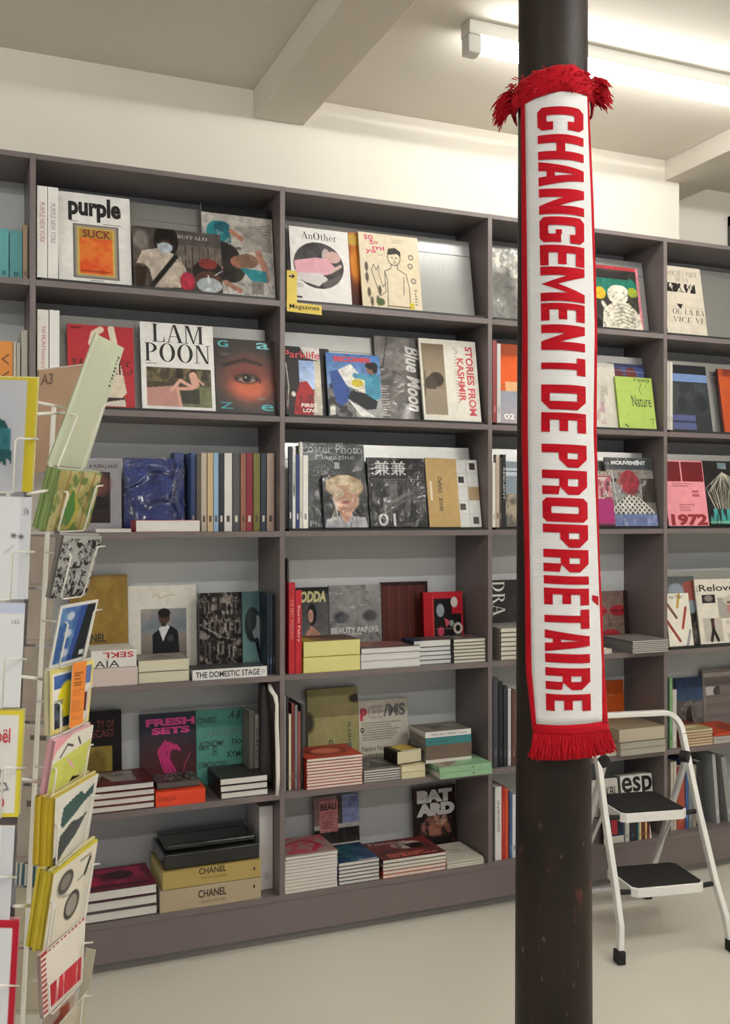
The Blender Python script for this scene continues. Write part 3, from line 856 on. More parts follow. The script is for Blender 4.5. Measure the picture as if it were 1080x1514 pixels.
def spines(row, items, Y0=0.020, depth=0.20, dz=0.0, tilt=0.0, group=None, name='book', cat='book'):
    """books standing with the spine to the room: (left, right, top row, colour, label, spine text, text colour)"""
    for it in items:
        xl, xr, yt, col, label = it[:5]
        z0 = SH[row - 1] + dz + 0.0004
        X0, X1 = clampx(x_at(xl, Y0), x_at(xr, Y0))
        w = max(0.0025, X1 - X0 - 0.0008); h = h_at(X0, Y0, z0, yt)
        tl = it[7] if len(it) > 7 else tilt
        r = empty(name, (X0, Y0, z0), (0, math.radians(tl), 0), label, cat, group)
        e = min(0.0016, w * .3)
        c = MB().box(0, 0, 0, w, 0.002, h).box(0, .002, 0, e, depth, h).box(w - e, .002, 0, w, depth, h).build('cover', mat(col, 0.42), r)
        MB().box(e, .002, .002, w - e, depth - .003, h - .003).build('pages', page_mat('d9d6cc'), r)
        if len(it) > 5 and it[5]:
            letters(c, it[5], (.25, .18, .75, .62), w, h, it[6], rot=90, lift=.0006)
        else:
            MB().box(w * .3, -.0005, h * .12, w * .7, 0, h * .20).build('spine_mark', mat(it[6] if len(it) > 6 else '3a3836', 0.5), c)
K = dict
# ------------------------------------------------------------------ column at the left picture edge
spines(1, [(-2, 13, 337, '53a3a6', 'teal book at the far left end of the top shelf', '', '2c6f74'),
           (14, 33, 340, '4f9ca0', 'thicker teal book next to the tan book, top shelf', '', '2c6f74'),
           (33.5, 40.5, 332, 'b59a76', 'slim tan book against the divider, top shelf far left', '', '7a6548')], Y0=.072, dz=LEDGE * 0)
spines(2, [(-4, 19, 504, 'dd8a22', 'bright orange book on the second shelf far left', 'V V', '7a3a18'),
           (19.5, 24, 505, 'cfc8b4', 'slim cream book next to the orange one', '', '9a927e'),
           (24.5, 30, 507, 'c4bda9', 'slim beige book between the cream book and the tall one', '', '9a927e'),
           (31.5, 41, 488, 'c9c5b6', 'tall pale book against the divider, second shelf far left', '', '9a927e')], Y0=.072)

# ------------------------------------------------------------------ first full column
spines(1, [(54.5, 70, 274, 'e2e0da', 'white upright volume against the left divider of the top shelf', 'PURPLE NEW YORK', 'b06a62'),
           (70.5, 86, 276, 'e6e4df', 'white upright volume second from the left divider, top shelf', 'PURPLE NEW YORK', '8d8a88')], Y0=.012, dz=LEDGE + .001, depth=.05)
def d(a):
    a.rect(.20, .345, .83, .955, '6f6a66').rect(.225, .362, .805, .94, '9c9486').rect(.26, .385, .77, .915, 'c9ae5c').rect(.285, .40, .745, .90, 'd8542a')
    a.noise(5, 6, 'e08a3e', .7, 3, box=(.285, .5, .745, .90)).rect(.285, .40, .745, .50, 'b08a40').rect(.30, .86, .70, .88, '8a3018', .6)
    a.lines(.16, .315, .28, .33, 1, '555555'); a.lines(.62, .325, .88, .34, 1, '444444'); a.rect(.42, .965, .62, .978, '333333', .8)
face(1, 86.8, 195, 281.6, 'e8e6e2', 'white magazine with bold black title and framed orange picture', d,
     [('purple', (.14, .035, .87, .315), '141212', K(bold=.045)), ('SUCK', (.33, .405, .72, .495), '7a1f1c', K(bold=.02))])
def d(a):
    a.noise(6, 5, '6a6058', .8, 2).rect(.5, .03, 1, .24, '5a5450').rect(.5, .24, 1, .62, '746a62')
    for x in (.58, .66, .74, .84, .92): a.rect(x, .26, x + .012, .62, '463f3a')
    a.ell(.08, .22, .09, .16, '9a948c', .8, .6).ell(.37, .20, .14, .26, '1d1917').ell(.36, .12, .11, .16, '14110f')
    a.poly([(.03, .62), (.10, .40), (.26, .34), (.44, .40), (.58, .62), (.60, .72), (.52, .96), (.22, .99), (.18, .70), (.12, .62)], 'ccbfb0')
    a.noise(8, 7, 'b3a596', .5, 4, box=(.1, .4, .6, .99))
    a.ell(.355, .28, .075, .10, '4a342a').ell(.355, .315, .085, .085, 'b9c4cc').line([(.27, .27), (.44, .28)], .012, 'b9c4cc')
    a.poly([(.02, .66), (.15, .66), (.12, .99), (.03, .99)], '3e2a20').line([(.47, .46), (.20, .97)], .055, '1e1a1a')
    a.line([(.52, .46), (.57, .74)], .02, 'b8ad9c').ell(.60, .85, .085, .16, 'b8344c')
    a.ell(.84, .66, .18, .20, '2d2522').ell(.84, .52, .11, .09, '8a3a36').ell(.84, .78, .15, .14, '5b4034').ell(.85, .88, .145, .13, 'bcc4c4').line([(.84, .72), (.85, .88)], .02, 'd8dcdc')
face(1, 198, 329.6, 333, '4a4440', 'dark landscape-format magazine showing two people in face masks', d, [('BUFFALO', (.50, .075, .84, .135), 'd8d3c8', K(roman=True))], Y0=.020, film=(.25, 9, .5), t=.008, grit=0.2)
def d(a):
    a.rect(0, 0, 1, .10, '17181a').noise(9, 3, 'b6b0a8', .7, 8, box=(0, .1, 1, 1)).poly([(.42, .26), (.98, .16), (.98, .48), (.6, .5)], 'aaa59c')
    for i in range(9): a.line([(.45 + .02 * i, .24 + .01 * i), (.98, .17 + .04 * i)], .006, '6d6964', .8)
    a.ell(.22, .30, .16, .12, '2b8f98').ell(.28, .24, .1, .06, '2a6f86').poly([(.17, .27), (.30, .30), (.22, .36)], 'c8dde0').noise(10, 8, '1d5f6a', .8, 3, box=(.05, .2, .4, .42))
    a.line([(.40, .28), (.55, .36)], .06, 'b07a60').ell(.25, .56, .26, .15, '2b2624').ell(.38, .72, .2, .14, '3a322e').noise(10, 12, '1e1a18', .8, 6, box=(.0, .45, .55, .85))
    a.ell(.50, .62, .12, .07, 'a9735c').ell(.62, .60, .16, .08, '8a6a58').line([(.78, .50), (.86, .66), (.88, .80)], .09, 'b98672').poly([(.5, .68), (.88, .70), (.9, .82), (.7, .84)], '2f8f98')
    a.poly([(.0, .86), (.98, .86), (.98, .99), (.0, .99)], 'c9c5bd').rect(.66, .82, .84, .96, '8f8b85').line([(.3, .86), (.5, .94)], .07, 'b98672').line([(.05, .66), (.25, .70)], .05, 'b98672')
    for i in range(7): a.line([(.88, .5 + i * .03), (.98, .55 + i * .03)], .006, '55504c')
    a.noise(30, 30, '2a2624', .35, 9, .55, .8, box=(.3, .85, 1, 1))
face(1, 302.5, 409, 299.5, 'c6c2ba', 'tall glossy magazine with teal cloth and reclining figures', d, Y0=.036, film=(.2, 8, .5), side='d8d5cf', grit=0.2)

spines(2, [(55, 72, 457, 'dcd8d0', 'white volume against the left divider, second shelf', 'NHKAHmanyu', 'b86a6a'), (73, 88, 458, 'e3e2de', 'white volume second from the left divider, second shelf', '', '9a9a9a')], Y0=.012, dz=LEDGE + .001, depth=.05)
def d(a):
    a.noise(3, 3, 'a83038', .5, 2).rect(.06, .03, .20, .055, '6a1a20')
    a.line([(.50, .05), (.40, .10), (.36, .22), (.44, .34)], .10, 'd9cbb4').line([(.66, .03), (.70, .20)], .10, 'e0d6c2').poly([(.40, .5), (.8, .48), (.88, .82), (.8, .88), (.4, .92), (.3, .7)], 'd8cdb8')
    a.rect(.4, .88, .86, .99, '3a2a26').poly([(.5, .95), (.85, .9), (.86, .99), (.5, .99)], 'd8d0c4').noise(20, 20, 'b8a98e', .4, 6, .5, .8, box=(.38, .48, .86, .9))
face(2, 101, 200, 478, 'b0353c', 'red magazine with a pale figure behind the green card', d, [("'MORIRES", (.06, .42, .97, .60), '4a1216', K(roman=True))])
def d(a):
    a.rect(.07, .52, .95, .965, '4a4436').noise(14, 10, '8a7a58', .8, 5, box=(.07, .52, .95, .68)).noise(8, 6, '2c2a20', .9, 8, .45, .7, box=(.07, .52, .95, .64))
    a.poly([(.07, .76), (.5, .72), (.5, .965), (.07, .965)], 'b98a80').poly([(.5, .74), (.95, .72), (.95, .965), (.5, .965)], '7d8060').noise(12, 10, '5c5f46', .7, 3, box=(.5, .72, .95, .965))
    a.rect(.50, .76, .78, .93, '2e2f2a', .8).ell(.70, .575, .05, .04, '201815').line([(.70, .60), (.73, .70)], .11, 'd0a090').line([(.70, .74), (.52, .66), (.40, .78)], .045, 'd8a898').line([(.68, .75), (.48, .76), (.52, .95)], .045, 'd2a090').line([(.74, .62), (.84, .70)], .03, 'c89a8a')
    a.lines(.07, .475, .22, .49, 1, '333333'); a.lines(.25, .478, .42, .49, 1, '777777'); a.lines(.62, .48, .72, .49, 1, '666666')
face(2, 210.5, 319.5, 475, 'e6e4e1', 'white magazine with black two-line title and nude on a garden chair', d,
     [('LAM', (.16, .015, .86, .225), '12100f', K(roman=True)), ('POON', (.055, .235, .95, .455), '12100f', K(roman=True))], Y0=.022)
def d(a):
    a.noise(3, 4, '4a4340', .6, 2).ell(.58, .56, .44, .30, '8a4a40', .95, .9).ell(.56, .66, .30, .16, 'c8694a', .95, .8).ell(.5, .50, .26, .10, '6a3a34', .8, .7).poly([(.10, .35), (.5, .25), (.8, .32), (.8, .36), (.45, .31), (.14, .40)], '2c2422', .75)
    a.ell(.52, .535, .20, .065, '2a1c1a', .9, .4).ell(.52, .54, .15, .05, '9a7f78', .95, .3).ell(.52, .535, .075, .05, '1d1614').ell(.50, .52, .015, .012, 'dcd2cc').ell(.74, .565, .012, .03, '2a1412').line([(.34, .55), (.5, .485), (.70, .55)], .018, '140e0e').lines(.10, .20, .30, .24, 3, '5d5754').lines(.68, .79, .86, .82, 2, '8d827c')
face(2, 320.5, 413.5, 499, '3d3836', 'dark magazine with a close-up of an eye and turquoise letters', d,
     [('G', (.06, .03, .23, .12), '4fb4ba', K(bold=.01)), ('a', (.70, .03, .92, .12), '8fd6da', K(bold=.01)), ('Z', (.06, .87, .27, .955), '3f9aa2'), ('e', (.74, .88, .95, .965), '4fb4ba', K(bold=.01))], side='1e1c1c', Y0=.030, grit=0.06)
# third row: back without a board
def d(a):
    a.noise(3, 3, '8e8b8c', .4, 2).rect(.52, .16, .86, .88, '2a1f1e').ell(.66, .34, .2, .18, '6a4038', .9, .5).ell(.66, .62, .18, .12, '1c1516').poly([(.52, .7), (.86, .7), (.86, .66), (.7, .74), (.52, .62)], '3a2a28')
face(3, 58, 180, 679, '97949a', 'large grey photo book behind the postcard rack', d, [('A KIRKLAND', (.60, .055, .96, .105), '1b1a1a', K(bold=.01))], Y0=.15, lean=3, dz=0, t=.02, name='book', cat='book', side='6e6a70')
stack(3, 142, 195, 782, 1, 'dcd9d2', 'thin white booklet lying flat in front of the grey photo book', depth=.12, Yf=.01)
def d(a):
    a.noise(5, 6, '2a3c7e', .8, 4).noise(7, 3, '1c2858', .8, 9, .45, .7)
face(3, 184, 273, 677, '39498f', 'deep blue book wrapped in crinkled cellophane', d, Y0=.155, lean=3, dz=0, t=.022, film=(1.8, 9, 1.0), name='book', cat='book', side='232c50')
stack(3, 201, 296, 769, 1, 'a83a3c', 'white-paged red paperback lying in front of the blue wrapped book', depth=.11, Yf=.008, pages='dedcd6', pgin=.001)
SER = [(298, 306, 669.5, 'b5ab98', 'beige'), (307, 315.5, 669.5, 'c4ab80', 'sand-yellow'), (316, 323.5, 669.5, '8fabc4', 'pale blue'), (324, 331.5, 670, '20242e', 'black-navy'),
       (332, 343.5, 670, 'd6d3cc', 'white'), (344.5, 355, 670, '4a4a4c', 'dark grey'), (356, 364, 670, '8a5a48', 'terracotta'), (364.5, 374, 670, '7c1c2c', 'crimson'), (375, 385, 670, '6e6a30', 'olive green'), (386, 394, 670, '2c3640', 'charcoal-blue'), (395, 406, 670, 'ab9488', 'dusty pink')]
spines(3, [(a, b, c, col, '%s spine in the row of slim uniform volumes on the third shelf' % nm, '', 'cfc8ba' if i in (3, 5, 7, 9) else '4a4238') for i, (a, b, c, col, nm) in enumerate(SER)], Y0=.05, depth=.17, group='uniform slim volumes on the third shelf')
spines(3, [(283, 289.5, 669, '4a5f8c', 'slate-blue thick spine behind the lying red paperback', '', 'cfc8ba')], Y0=.125, depth=.13)
spines(3, [(258, 272, 669, '3c5084', 'thick dark blue volume left of the slim uniform spines', '', '2c3a60')], Y0=.20, depth=.07)
# fourth row
def d(a):
    a.noise(10, 10, '9a7e34', .6, 3).grad(.72, 1, 'a8924a', 'c8b878', .9).noise(14, 30, 'd8cc98', .5, 5, .5, .8, box=(0, .75, 1, 1))
face(4, 104, 190, 851, '8a6c28', 'gold foil fashion book standing behind the lying white book', d, [('CHANEL', (.02, .58, .62, .66), '171310', K(bold=.02)), ('HAUTE COUTURE', (.04, .705, .55, .745), '2a2210')], t=.03, rough=.25, name='book', cat='book', coat=.5, side='5c4a20', Y0=.205)
def d(a):
    a.rect(.18, .265, .85, .99, '7d8288').grad(.265, .50, '8a8a8c', '6d7680', 1, .18, .85).noise(5, 7, 'b59a80', .7, 4, .45, .8, box=(.18, .265, .85, .48)).grad(.55, .99, '8d8378', '5a5450', .9, .18, .85)
    a.poly([(.34, .99), (.35, .56), (.48, .48), (.62, .47), (.72, .53), (.76, .99)], '17171a').poly([(.44, .50), (.52, .44), (.60, .48), (.50, .64)], 'd8d8d8').ell(.52, .365, .085, .085, '4a352b').ell(.52, .32, .09, .055, '0f0d0c').rect(.475, .43, .555, .475, '3c2b22').ell(.61, .61, .05, .04, '4a4c50', .8)
    a.rect(.475, .355, .505, .362, '1a1210').rect(.54, .355, .57, .362, '1a1210').rect(.50, .405, .545, .411, '2a1a16').line([(.523, .36), (.526, .385)], .012, '3a281f')
    a.line([(.36, .13), (.44, .10), (.46, .15), (.56, .12), (.68, .11)], .012, 'b5a888').lines(.42, .17, .62, .20, 2, 'b5ab98', .4)
face(4, 190.5, 292, 867, 'd9d5ca', 'cream photo book with portrait of a man in a dark suit', d, t=.025, name='book', cat='book', side='c4bfb2')
def d(a):
    a.noise(4, 4, '9a948c', .5, 2).line([(.3, .6), (.5, .4), (.7, .6)], .1, '4a4440', .7)
stack(4, 136, 204, 989, 1, 'c3b4ae', 'pinkish box lying under the white book with red letters', depth=.19, pages='b8a9a4', spine='front', Yf=.006)
stack(4, 135, 202, 963, 1, 'd9d6d0', 'white book with upside-down red letters lying on the pinkish box', depth=.18, spine='front', base=h_at(x_at(136, .006), .006, SH[3], 989) + .0006, Yf=.008,
      front_texts=[('SEKL', (.25, .10, .93, .44), 'b0262e', K(rot=180, bold=.02)), ('AÏA', (.08, .50, .62, .98), '1a1817')])
stack(4, 205, 281, 977, 2, '8c857a', 'cream-paged grey book below the portrait book', pages='cfc9b0', depth=.16, heights=[1, 1.05], draw=d, spine='left')
def d(a):
    a.noise(9, 11, '8a8078', .95, 3, .42, .6).noise(16, 20, '14110f', .9, 8, .5, .62)
    for i, (x, y) in enumerate(((.1, .1), (.36, .05), (.62, .12), (.1, .38), (.34, .36), (.58, .34), (.8, .36), (.1, .62), (.4, .62), (.65, .66), (.82, .1))):
        a.rect(x, y, x + .16, y + .17, ['8f8880', '6a625c', 'a59d92'][i % 3], .7).ell(x + .08, y + .09, .03, .07, '1a1614')
    a.line([(.02, .40), (.5, .56), (1, .64)], .02, 'b5b0a8').line([(.02, .44), (.45, .60)], .05, '100e0e').noise(20, 24, '0f0d0c', .6, 12, .5, .7)
face(4, 296, 360, 877, '2b2522', 'dark photo-collage book next to the teal rose book', d, t=.02, name='book', cat='book', Y0=.16, grit=0.2)
def d(a):
    a.grad(0, 1, '3f5a5a', '6f8f8e').ell(.44, .42, .34, .22, '1f2426').ell(.62, .46, .22, .16, '7d8a8c').poly([(.5, .6), (.66, .58), (.9, 1), (.8, 1)], '15191b').ell(.40, .36, .2, .14, '2b3336')
face(4, 360, 394.5, 875, '4a6a6a', 'teal book with a shadowy rose photograph', d, t=.015, name='book', cat='book', Y0=.135)
spines(4, [(395.5, 399, 878, '1c2430', 'black book beside the teal rose book', '', '3c5a80'), (399.5, 403, 879, '2b3a4a', 'midnight-blue slim book second right of the teal rose book', '', '6a8a9a'), (403.5, 408, 880, '1a1d20', 'black slim book nearest the divider, fourth shelf', '', '556068')], Y0=.05, depth=.16)
def d(a): a.noise(6, 4, '55585a', .6, 3)
stack(4, 285, 395, 991, 1, 'd9d8d5', 'large book lying flat with black capitals on its white spine', depth=.115, spine='front', draw=d, top='3a3c3e', Yf=.006, front_texts=[('THE DOMESTIC STAGE', (.04, .22, .90, .80), '141414', K(bold=.015)), ('o', (.93, .35, .97, .65), '777777')])
# fifth row
def d(a):
    a.rect(.2, .42, .82, .95, '8c7a34').noise(5, 5, 'a89440', .8, 4, box=(.2, .42, .82, .95)).ell(.5, .66, .2, .2, '5c4c24', .7, .5)
face(5, 104, 181, 1055, '151112', 'black book with a yellow picture on the fifth shelf', d, [('TY OF', (.52, .11, .86, .20), '7a2c28', K(bold=.01)), ('ECAST', (.42, .22, .86, .31), '7a2c28', K(bold=.01))], t=.02, name='book', cat='book')
def d(a):
    a.rect(.25, .1, .80, .75, '6f6a64').noise(8, 6, '9a948a', .9, 3, box=(.25, .1, .8, .75)).poly([(.3, .75), (.4, .3), (.5, .75)], '4a1418')
stack(5, 112, 229, 1167, 4, '57181c', 'white-paged maroon hardback beside the postcard rack', depth=.20, draw=d, spine='left', heights=[1, 1, 1, 1], pages='cfccc4', Yf=.008, edge=.003)
def d(a):
    a.grad(0, 1, '2a3440', '4a2628').ell(.5, .9, .5, .5, '5a2a2c', .6, .8)
    for x0, k in ((.34, 0), (.40, 1), (.46, 2), (.53, 3)):
        a.line([(x0 + .06, .98), (x0 + .10, .80), (x0 + .02 - .02 * k, .62), (x0 - .02, .50), (x0 + .10, .38 + .02 * k), (x0 + .16, .44 + .02 * k)], .05, 'b8346e')
        a.line([(x0 + .08, .98), (x0 + .11, .80), (x0 + .03, .62)], .012, '6a1c48')
    a.line([(.72, .95), (.78, .70), (.88, .56)], .02, '9a3a5a')
face(5, 208.5, 292, 1057, '3a2a30', 'dark book with a bright pink hand and pink title', d, [('FRESH', (.10, .07, .97, .17), 'd03a86', K(bold=.05)), ('SETS', (.20, .19, .88, .28), 'd03a86', K(bold=.05))], t=.02, name='book', cat='book')
def d(a): a.noise(20, 5, '8a8780', .9, 4, .5, .6).noise(14, 12, '2a2826', .6, 6)
stack(5, 230.5, 304, 1172, 1, 'd8401e', 'bright red-orange book lying beside the maroon hardbacks', pages='d8401e', depth=.16, spine='front', draw=lambda a: a.noise(9, 6, 'b83018', .7, 3), top='d8401e', front_texts=[('Flaming Lisa', (.05, .25, .40, .75), '8a2010')], Yf=.006)
stack(5, 232, 296, 1158, 1, '22201f', 'black and white patterned book lying on the red-orange one', depth=.12, draw=d, base=h_at(x_at(230.5, .006), .006, SH[4], 1172) + .0006, Yf=.035, pages='55524e')
def d(a): a.noise(4, 4, '4f8d80', .5, 2)
tx = [('TAXONOMIES', (.14, .27, .88, .37), '5c6c74', K(roman=False)), ('XONOMI', (.04, .42, .52, .50), '20302e', K(bold=.012, shear=.3)), ('NOMIES', (.30, .84, .80, .92), '20302e', K(bold=.012)), ('ONIES.', (.03, .10, .40, .18), '20302e', K(bold=.01)), ('TAXONOMIES', (.04, .70, .60, .78), '20302e', K(bold=.01, rot=180)), ('TAXO', (.66, .42, .98, .50), '20302e', K(bold=.01)), ('SIMON', (.05, .48, .25, .54), '20302e', K(bold=.01, shear=.4)), ('XYMO', (.55, .58, .95, .67), '20302e', K(bold=.01, shear=-.4)), ('A & S', (.62, .03, .97, .14), '20302e', K(bold=.01, shear=.5)), ('AXI', (.30, .48, .40, .62), '20302e', K(rot=90, bold=.01)), ('NY', (.84, .50, .96, .57), '20302e', K(bold=.01, rot=180))]
face(5, 291, 369, 1051, '569386', 'teal-green book scattered with black words', d, tx, t=.02, name='book', cat='book')
spines(5, [(369.5, 377, 1052, '6f6660', 'taupe book right of the teal-green word book', '', '4a4440'), (377.5, 383, 1056, '9a9288', 'pale taupe book, second right of the teal-green word book', 'ARG', '3a3836'), (383.5, 389, 1060, '4c5256', 'patterned grey book, third right of the teal-green word book', 'XYSA', 'b8b4ac')], Y0=.11, depth=.105)
def d(a): a.noise(4, 5, '3a322e', .6, 3)
stack(5, 327, 397, 1152, 3, '2c2725', 'brown-black hardback with white pages below the teal book', depth=.19, draw=d, pages='d6d3cc', Yf=.01, edge=.0025)
# sixth row
def d(a): a.rect(.1, .1, .9, .8, 'a8284e').noise(5, 4, '6a1c34', .8, 3, .4, .6).ell(.55, .4, .22, .18, '3a1a26').rect(.1, .8, .9, .9, '3a1a20').line([(.1, .3), (.4, .3), (.4, .6)], .05, '5a1a2c')
stack(6, 118, 233, 1322, 3, '8a2c3c', 'pink-topped white-paged book on the bottom shelf', depth=.22, draw=d, pages='d4d1ca', Yf=.008, edge=.004, covers=['4c4644', '4c4644', '6a2434'])
rs = stack(6, 237, 386, 1318, 1, 'a8977c', 'thick tan fashion book at the bottom of the gold pile', depth=.235, spine='front', Yf=.008, front_texts=[('CHANEL', (.37, .20, .65, .56), '1c1612', K(bold=.02)), ('HAUTE COUTURE', (.40, .70, .64, .82), '5a4a34'), ('•', (.92, .3, .94, .5), '1c1612')])
hb = h_at(x_at(237, .008), .008, SH[5], 1318)
stack(6, 241, 386, 1290, 1, 'a89256', 'shiny gold fashion book under the black box', depth=.23, spine='front', base=hb + .0006, Yf=.010, rough=.22, front_texts=[('CHANEL', (.36, .05, .64, .40), '2a2010', K(bold=.02)), ('HAUTE COUTURE', (.38, .55, .64, .68), '5a4a24'), ('•', (.92, .4, .94, .6), '1c1612')], pages='d8c88a')
hb2 = hb + h_at(x_at(241, .01), .010, SH[5] + hb, 1290)
bx = empty('presentation_box', (x_at(243, .02), .02, SH[5] + hb2 + .0015), label='glossy black box lying on the gold fashion books', cat='box')
wb = x_at(384, .02) - x_at(243, .02)
MB().box(0, 0, 0, wb, .21, .052).build('tray', mat('0b0b0c', .22, coat=.5), bx, bevel=.004)
MB().box(.012, .03, .0525, wb - .004, .205, .075).build('lid', mat('0b0b0c', .2, coat=.5), bx, bevel=.006)
MB().box(.02, .15, .0752, wb - .03, .156, .0762).build('ribbon_line', mat('3a2a26', .5), bx)
spines(6, [(384, 404, 1193, 'c9c4c2', 'tall white box file standing against the divider, bottom shelf', '', 'b8aeac')], Y0=.08, depth=.16)

# ------------------------------------------------------------------ black sheer bag with a white strap on the divider
bag = empty('tote_bag', (x_at(384, .06), .06, SH[4]), label='dark sheer bag with twisted white strap hanging at the divider', cat='bag')
z1 = h_at(x_at(384, .06), .06, SH[4], 1012)
mb = MB(); xa = .012
bw = x_at(403, .06) - x_at(384, .06)
for j in range(9):
    f_ = j / 8; z = .03 + f_ * (z1 - .02)
    for i in range(7):
        g_ = i / 6
        mb.v.append((bw * g_ * (1 - .2 * f_), .0 - .012 * math.sin(math.pi * g_) + .006 * math.sin(5 * f_ + 3 * g_), z + .01 * math.sin(4 * g_)))
for j in range(8):
    for i in range(6): k = j * 7 + i; mb.f.append((k, k + 1, k + 8, k + 7))
o = mb.build('body', mat('2b2827', .5), bag); o.data.shade_smooth(); o.modifiers.new('thickness', 'SOLIDIFY').thickness = .002
L0 = np.array(bag.location)
pp = [on_y(u, v, y) - L0 for u, v, y in ((398, 1011, .03), (401, 1021, .012), (407, 1029, -.006), (409.5, 1042, -.008), (409, 1070, -.009), (410.5, 1110, -.009), (411, 1150, -.009), (410, 1176, -.008))]
mb = MB()
for i, p in enumerate(pp):
    w_ = [.005, .009, .008, .006, .007, .0075, .007, .006][i]
    mb.v += [tuple(p + np.array([-w_, 0, 0])), tuple(p + np.array([w_, -.003, 0]))]
for i in range(len(pp) - 1): mb.f.append((2 * i, 2 * i + 1, 2 * i + 3, 2 * i + 2))
o = mb.build('strap', mat('dedbd4', .7), bag); o.data.shade_smooth(); o.modifiers.new('thickness', 'SOLIDIFY').thickness = .002

# ------------------------------------------------------------------ second full column
face(1, 428.5, 520, 336, '8d8f92', 'second copy hidden behind the white oval-picture magazine', None, Y0=.050, t=.008)
def d(a):
    a.ell(.47, .50, .425, .315, '4a4648').noise(8, 8, '2c2a2b', .6, 3, .5, .8, box=(.05, .19, .9, .82)); m0 = a.c.copy()
    a.ell(.60, .36, .07, .10, 'b8a8a4').ell(.72, .37, .13, .08, 'caa8a0').poly([(.06, .46), (.4, .40), (.62, .40), (.74, .50), (.82, .52), (.6, .62), (.35, .64), (.08, .62)], 'd8a4ae').poly([(.08, .62), (.5, .60), (.62, .68), (.45, .78), (.15, .72)], 'cfcac8').poly([(.5, .74), (.85, .60), (.88, .70), (.6, .82)], '5a5654').line([(.84, .48), (.66, .58)], .05, 'cbb0aa')
    out = ((a.x - .47) / .425) ** 2 + ((a.y - .50) / .315) ** 2 > 1
    a.c[out] = np.array(hx('e4e2de'))
    a.lines(.05, .72, .22, .82, 6, '999999', .4); a.rect(.06, .935, .16, .955, '222222'); a.lines(.72, .945, .9, .955, 1, '888888')
face(1, 433, 521, 333.5, 'e4e2de', 'white magazine with an oval picture beside the yellow sign', d, [('AnOther', (.20, .055, .80, .155), '1c1a1a', K(roman=True))], Y0=.026, t=.008)
def d(a): a.grad(0, 1, 'a8501c', '3a1a14').ell(.45, .42, .28, .24, 'd88a2a', .9, .7).ell(.35, .1, .3, .08, 'c8b040', .8, .5).rect(.0, .0, .2, 1, '6a2014', .7)
face(1, 514, 552, 342, '7a3018', 'orange and brown magazine half hidden between two others', d, Y0=.0405, t=.008)
def d(a):
    a.noise(3, 3, 'd5c8a8', .5, 2); ink = '2c2620'
    a.line([(.42, .98), (.44, .62), (.40, .50), (.50, .46), (.52, .40), (.62, .40), (.62, .46), (.76, .52), (.80, .70), (.80, .98)], .010, ink)
    a.ell(.57, .31, .105, .10, 'd8ccae').ring(.57, .31, .105, .10, .05, ink).poly([(.46, .27), (.48, .19), (.60, .17), (.69, .22), (.69, .29), (.62, .25), (.52, .27)], ink)
    a.line([(.53, .31), (.55, .31)], .014, ink).line([(.60, .31), (.62, .31)], .014, ink).line([(.575, .33), (.575, .355), (.59, .355)], .008, ink).line([(.55, .375), (.60, .375)], .008, ink)
    a.line([(.40, .50), (.40, .78), (.30, .84), (.22, .62), (.18, .50)], .009, ink).line([(.18, .50), (.22, .42), (.26, .50), (.30, .43), (.30, .55), (.36, .72), (.40, .66)], .008, ink).line([(.72, .56), (.70, .80)], .009, ink)
    for x, y in ((.10, .60), (.12, .80), (.16, .92), (.26, .90), (.30, .76), (.10, .46)): a.ell(x, y, .03, .06, '4a4436', .8, .5).line([(x, y - .05), (x, y + .08)], .008, ink)
    a.ell(.30, .92, .07, .05, '4a5a34').rect(.78, .90, .86, .985, 'c8b83a').line([(.42, .965), (.80, .965)], .016, '5a4030')
    for x, y in ((.86, .28), (.84, .40), (.88, .60)): a.ring(x, y, .035, .03, .25, '6a6254')
    a.lines(.55, .06, .80, .12, 3, 'b0a488', .4); a.lines(.88, .72, .93, .95, 6, '6a6254', .4)
face(1, 537, 625.5, 342, 'dacdb2', 'cream magazine with a line drawing of a boy and pink title', d,
     [('so', (.09, .03, .24, .095), 'c8436a', K(bold=.02)), ('ʒo', (.17, .10, .32, .16), 'c8436a', K(bold=.02)), ('mi', (.22, .165, .42, .22), 'c8436a', K(bold=.02)), ('ya', (.10, .225, .28, .285), 'c8436a', K(bold=.02)), ('vol', (.29, .27, .38, .30), '8a7a60')], Y0=.024)
# yellow shelf sign
sg = empty('shelf_sign', (0, 0, 0), label='yellow L-shaped sign pointing to the magazines, clipped to the shelf', cat='sign')
pts = [on_y(u, v, -.006) for u, v in ((424.5, 399), (439.5, 401), (439.5, 447.5), (476, 452), (476, 466), (424.5, 460))]
plate = MB().prism(pts[::-1], (0, .002, 0)).build('plate', mat('d2b62e', .4), sg)
plate2 = plate
b0 = on_y(424.5, 460, -.006); b1 = on_y(476, 449, -.006)
tb = obj('word', None, sg); tb.location = (b0[0], -.006, b0[2])
ww = b1[0] - b0[0]
v_, f_ = raw_text('Magazines', .008); v_ = (v_ - v_.min(0)) / (v_.max(0) - v_.min(0))
sl = (on_y(476, 466, -.006)[2] - on_y(424.5, 460, -.006)[2]) / ww
me = bpy.data.meshes.new('letters'); me.from_pydata([(ww * (.07 + .86 * a), -.0006, .007 + .021 * b + 0.0 + (ww * (.07 + .86 * a)) * sl * 0) for a, b in v_], [], f_); me.materials.append(mat('1c1a12', .6))
obj('letters', me, tb)
ar = [on_y(u, v, -.0076) for u, v in ((427.5, 407.2), (432.4, 407.5), (432.2, 404.6), (436.8, 408.4), (432.2, 412), (432.4, 409.6), (427.5, 409.2))]
MB().prism(ar[::-1], (0, .0014, 0)).build('arrow', mat('1c1a12', .6), sg)

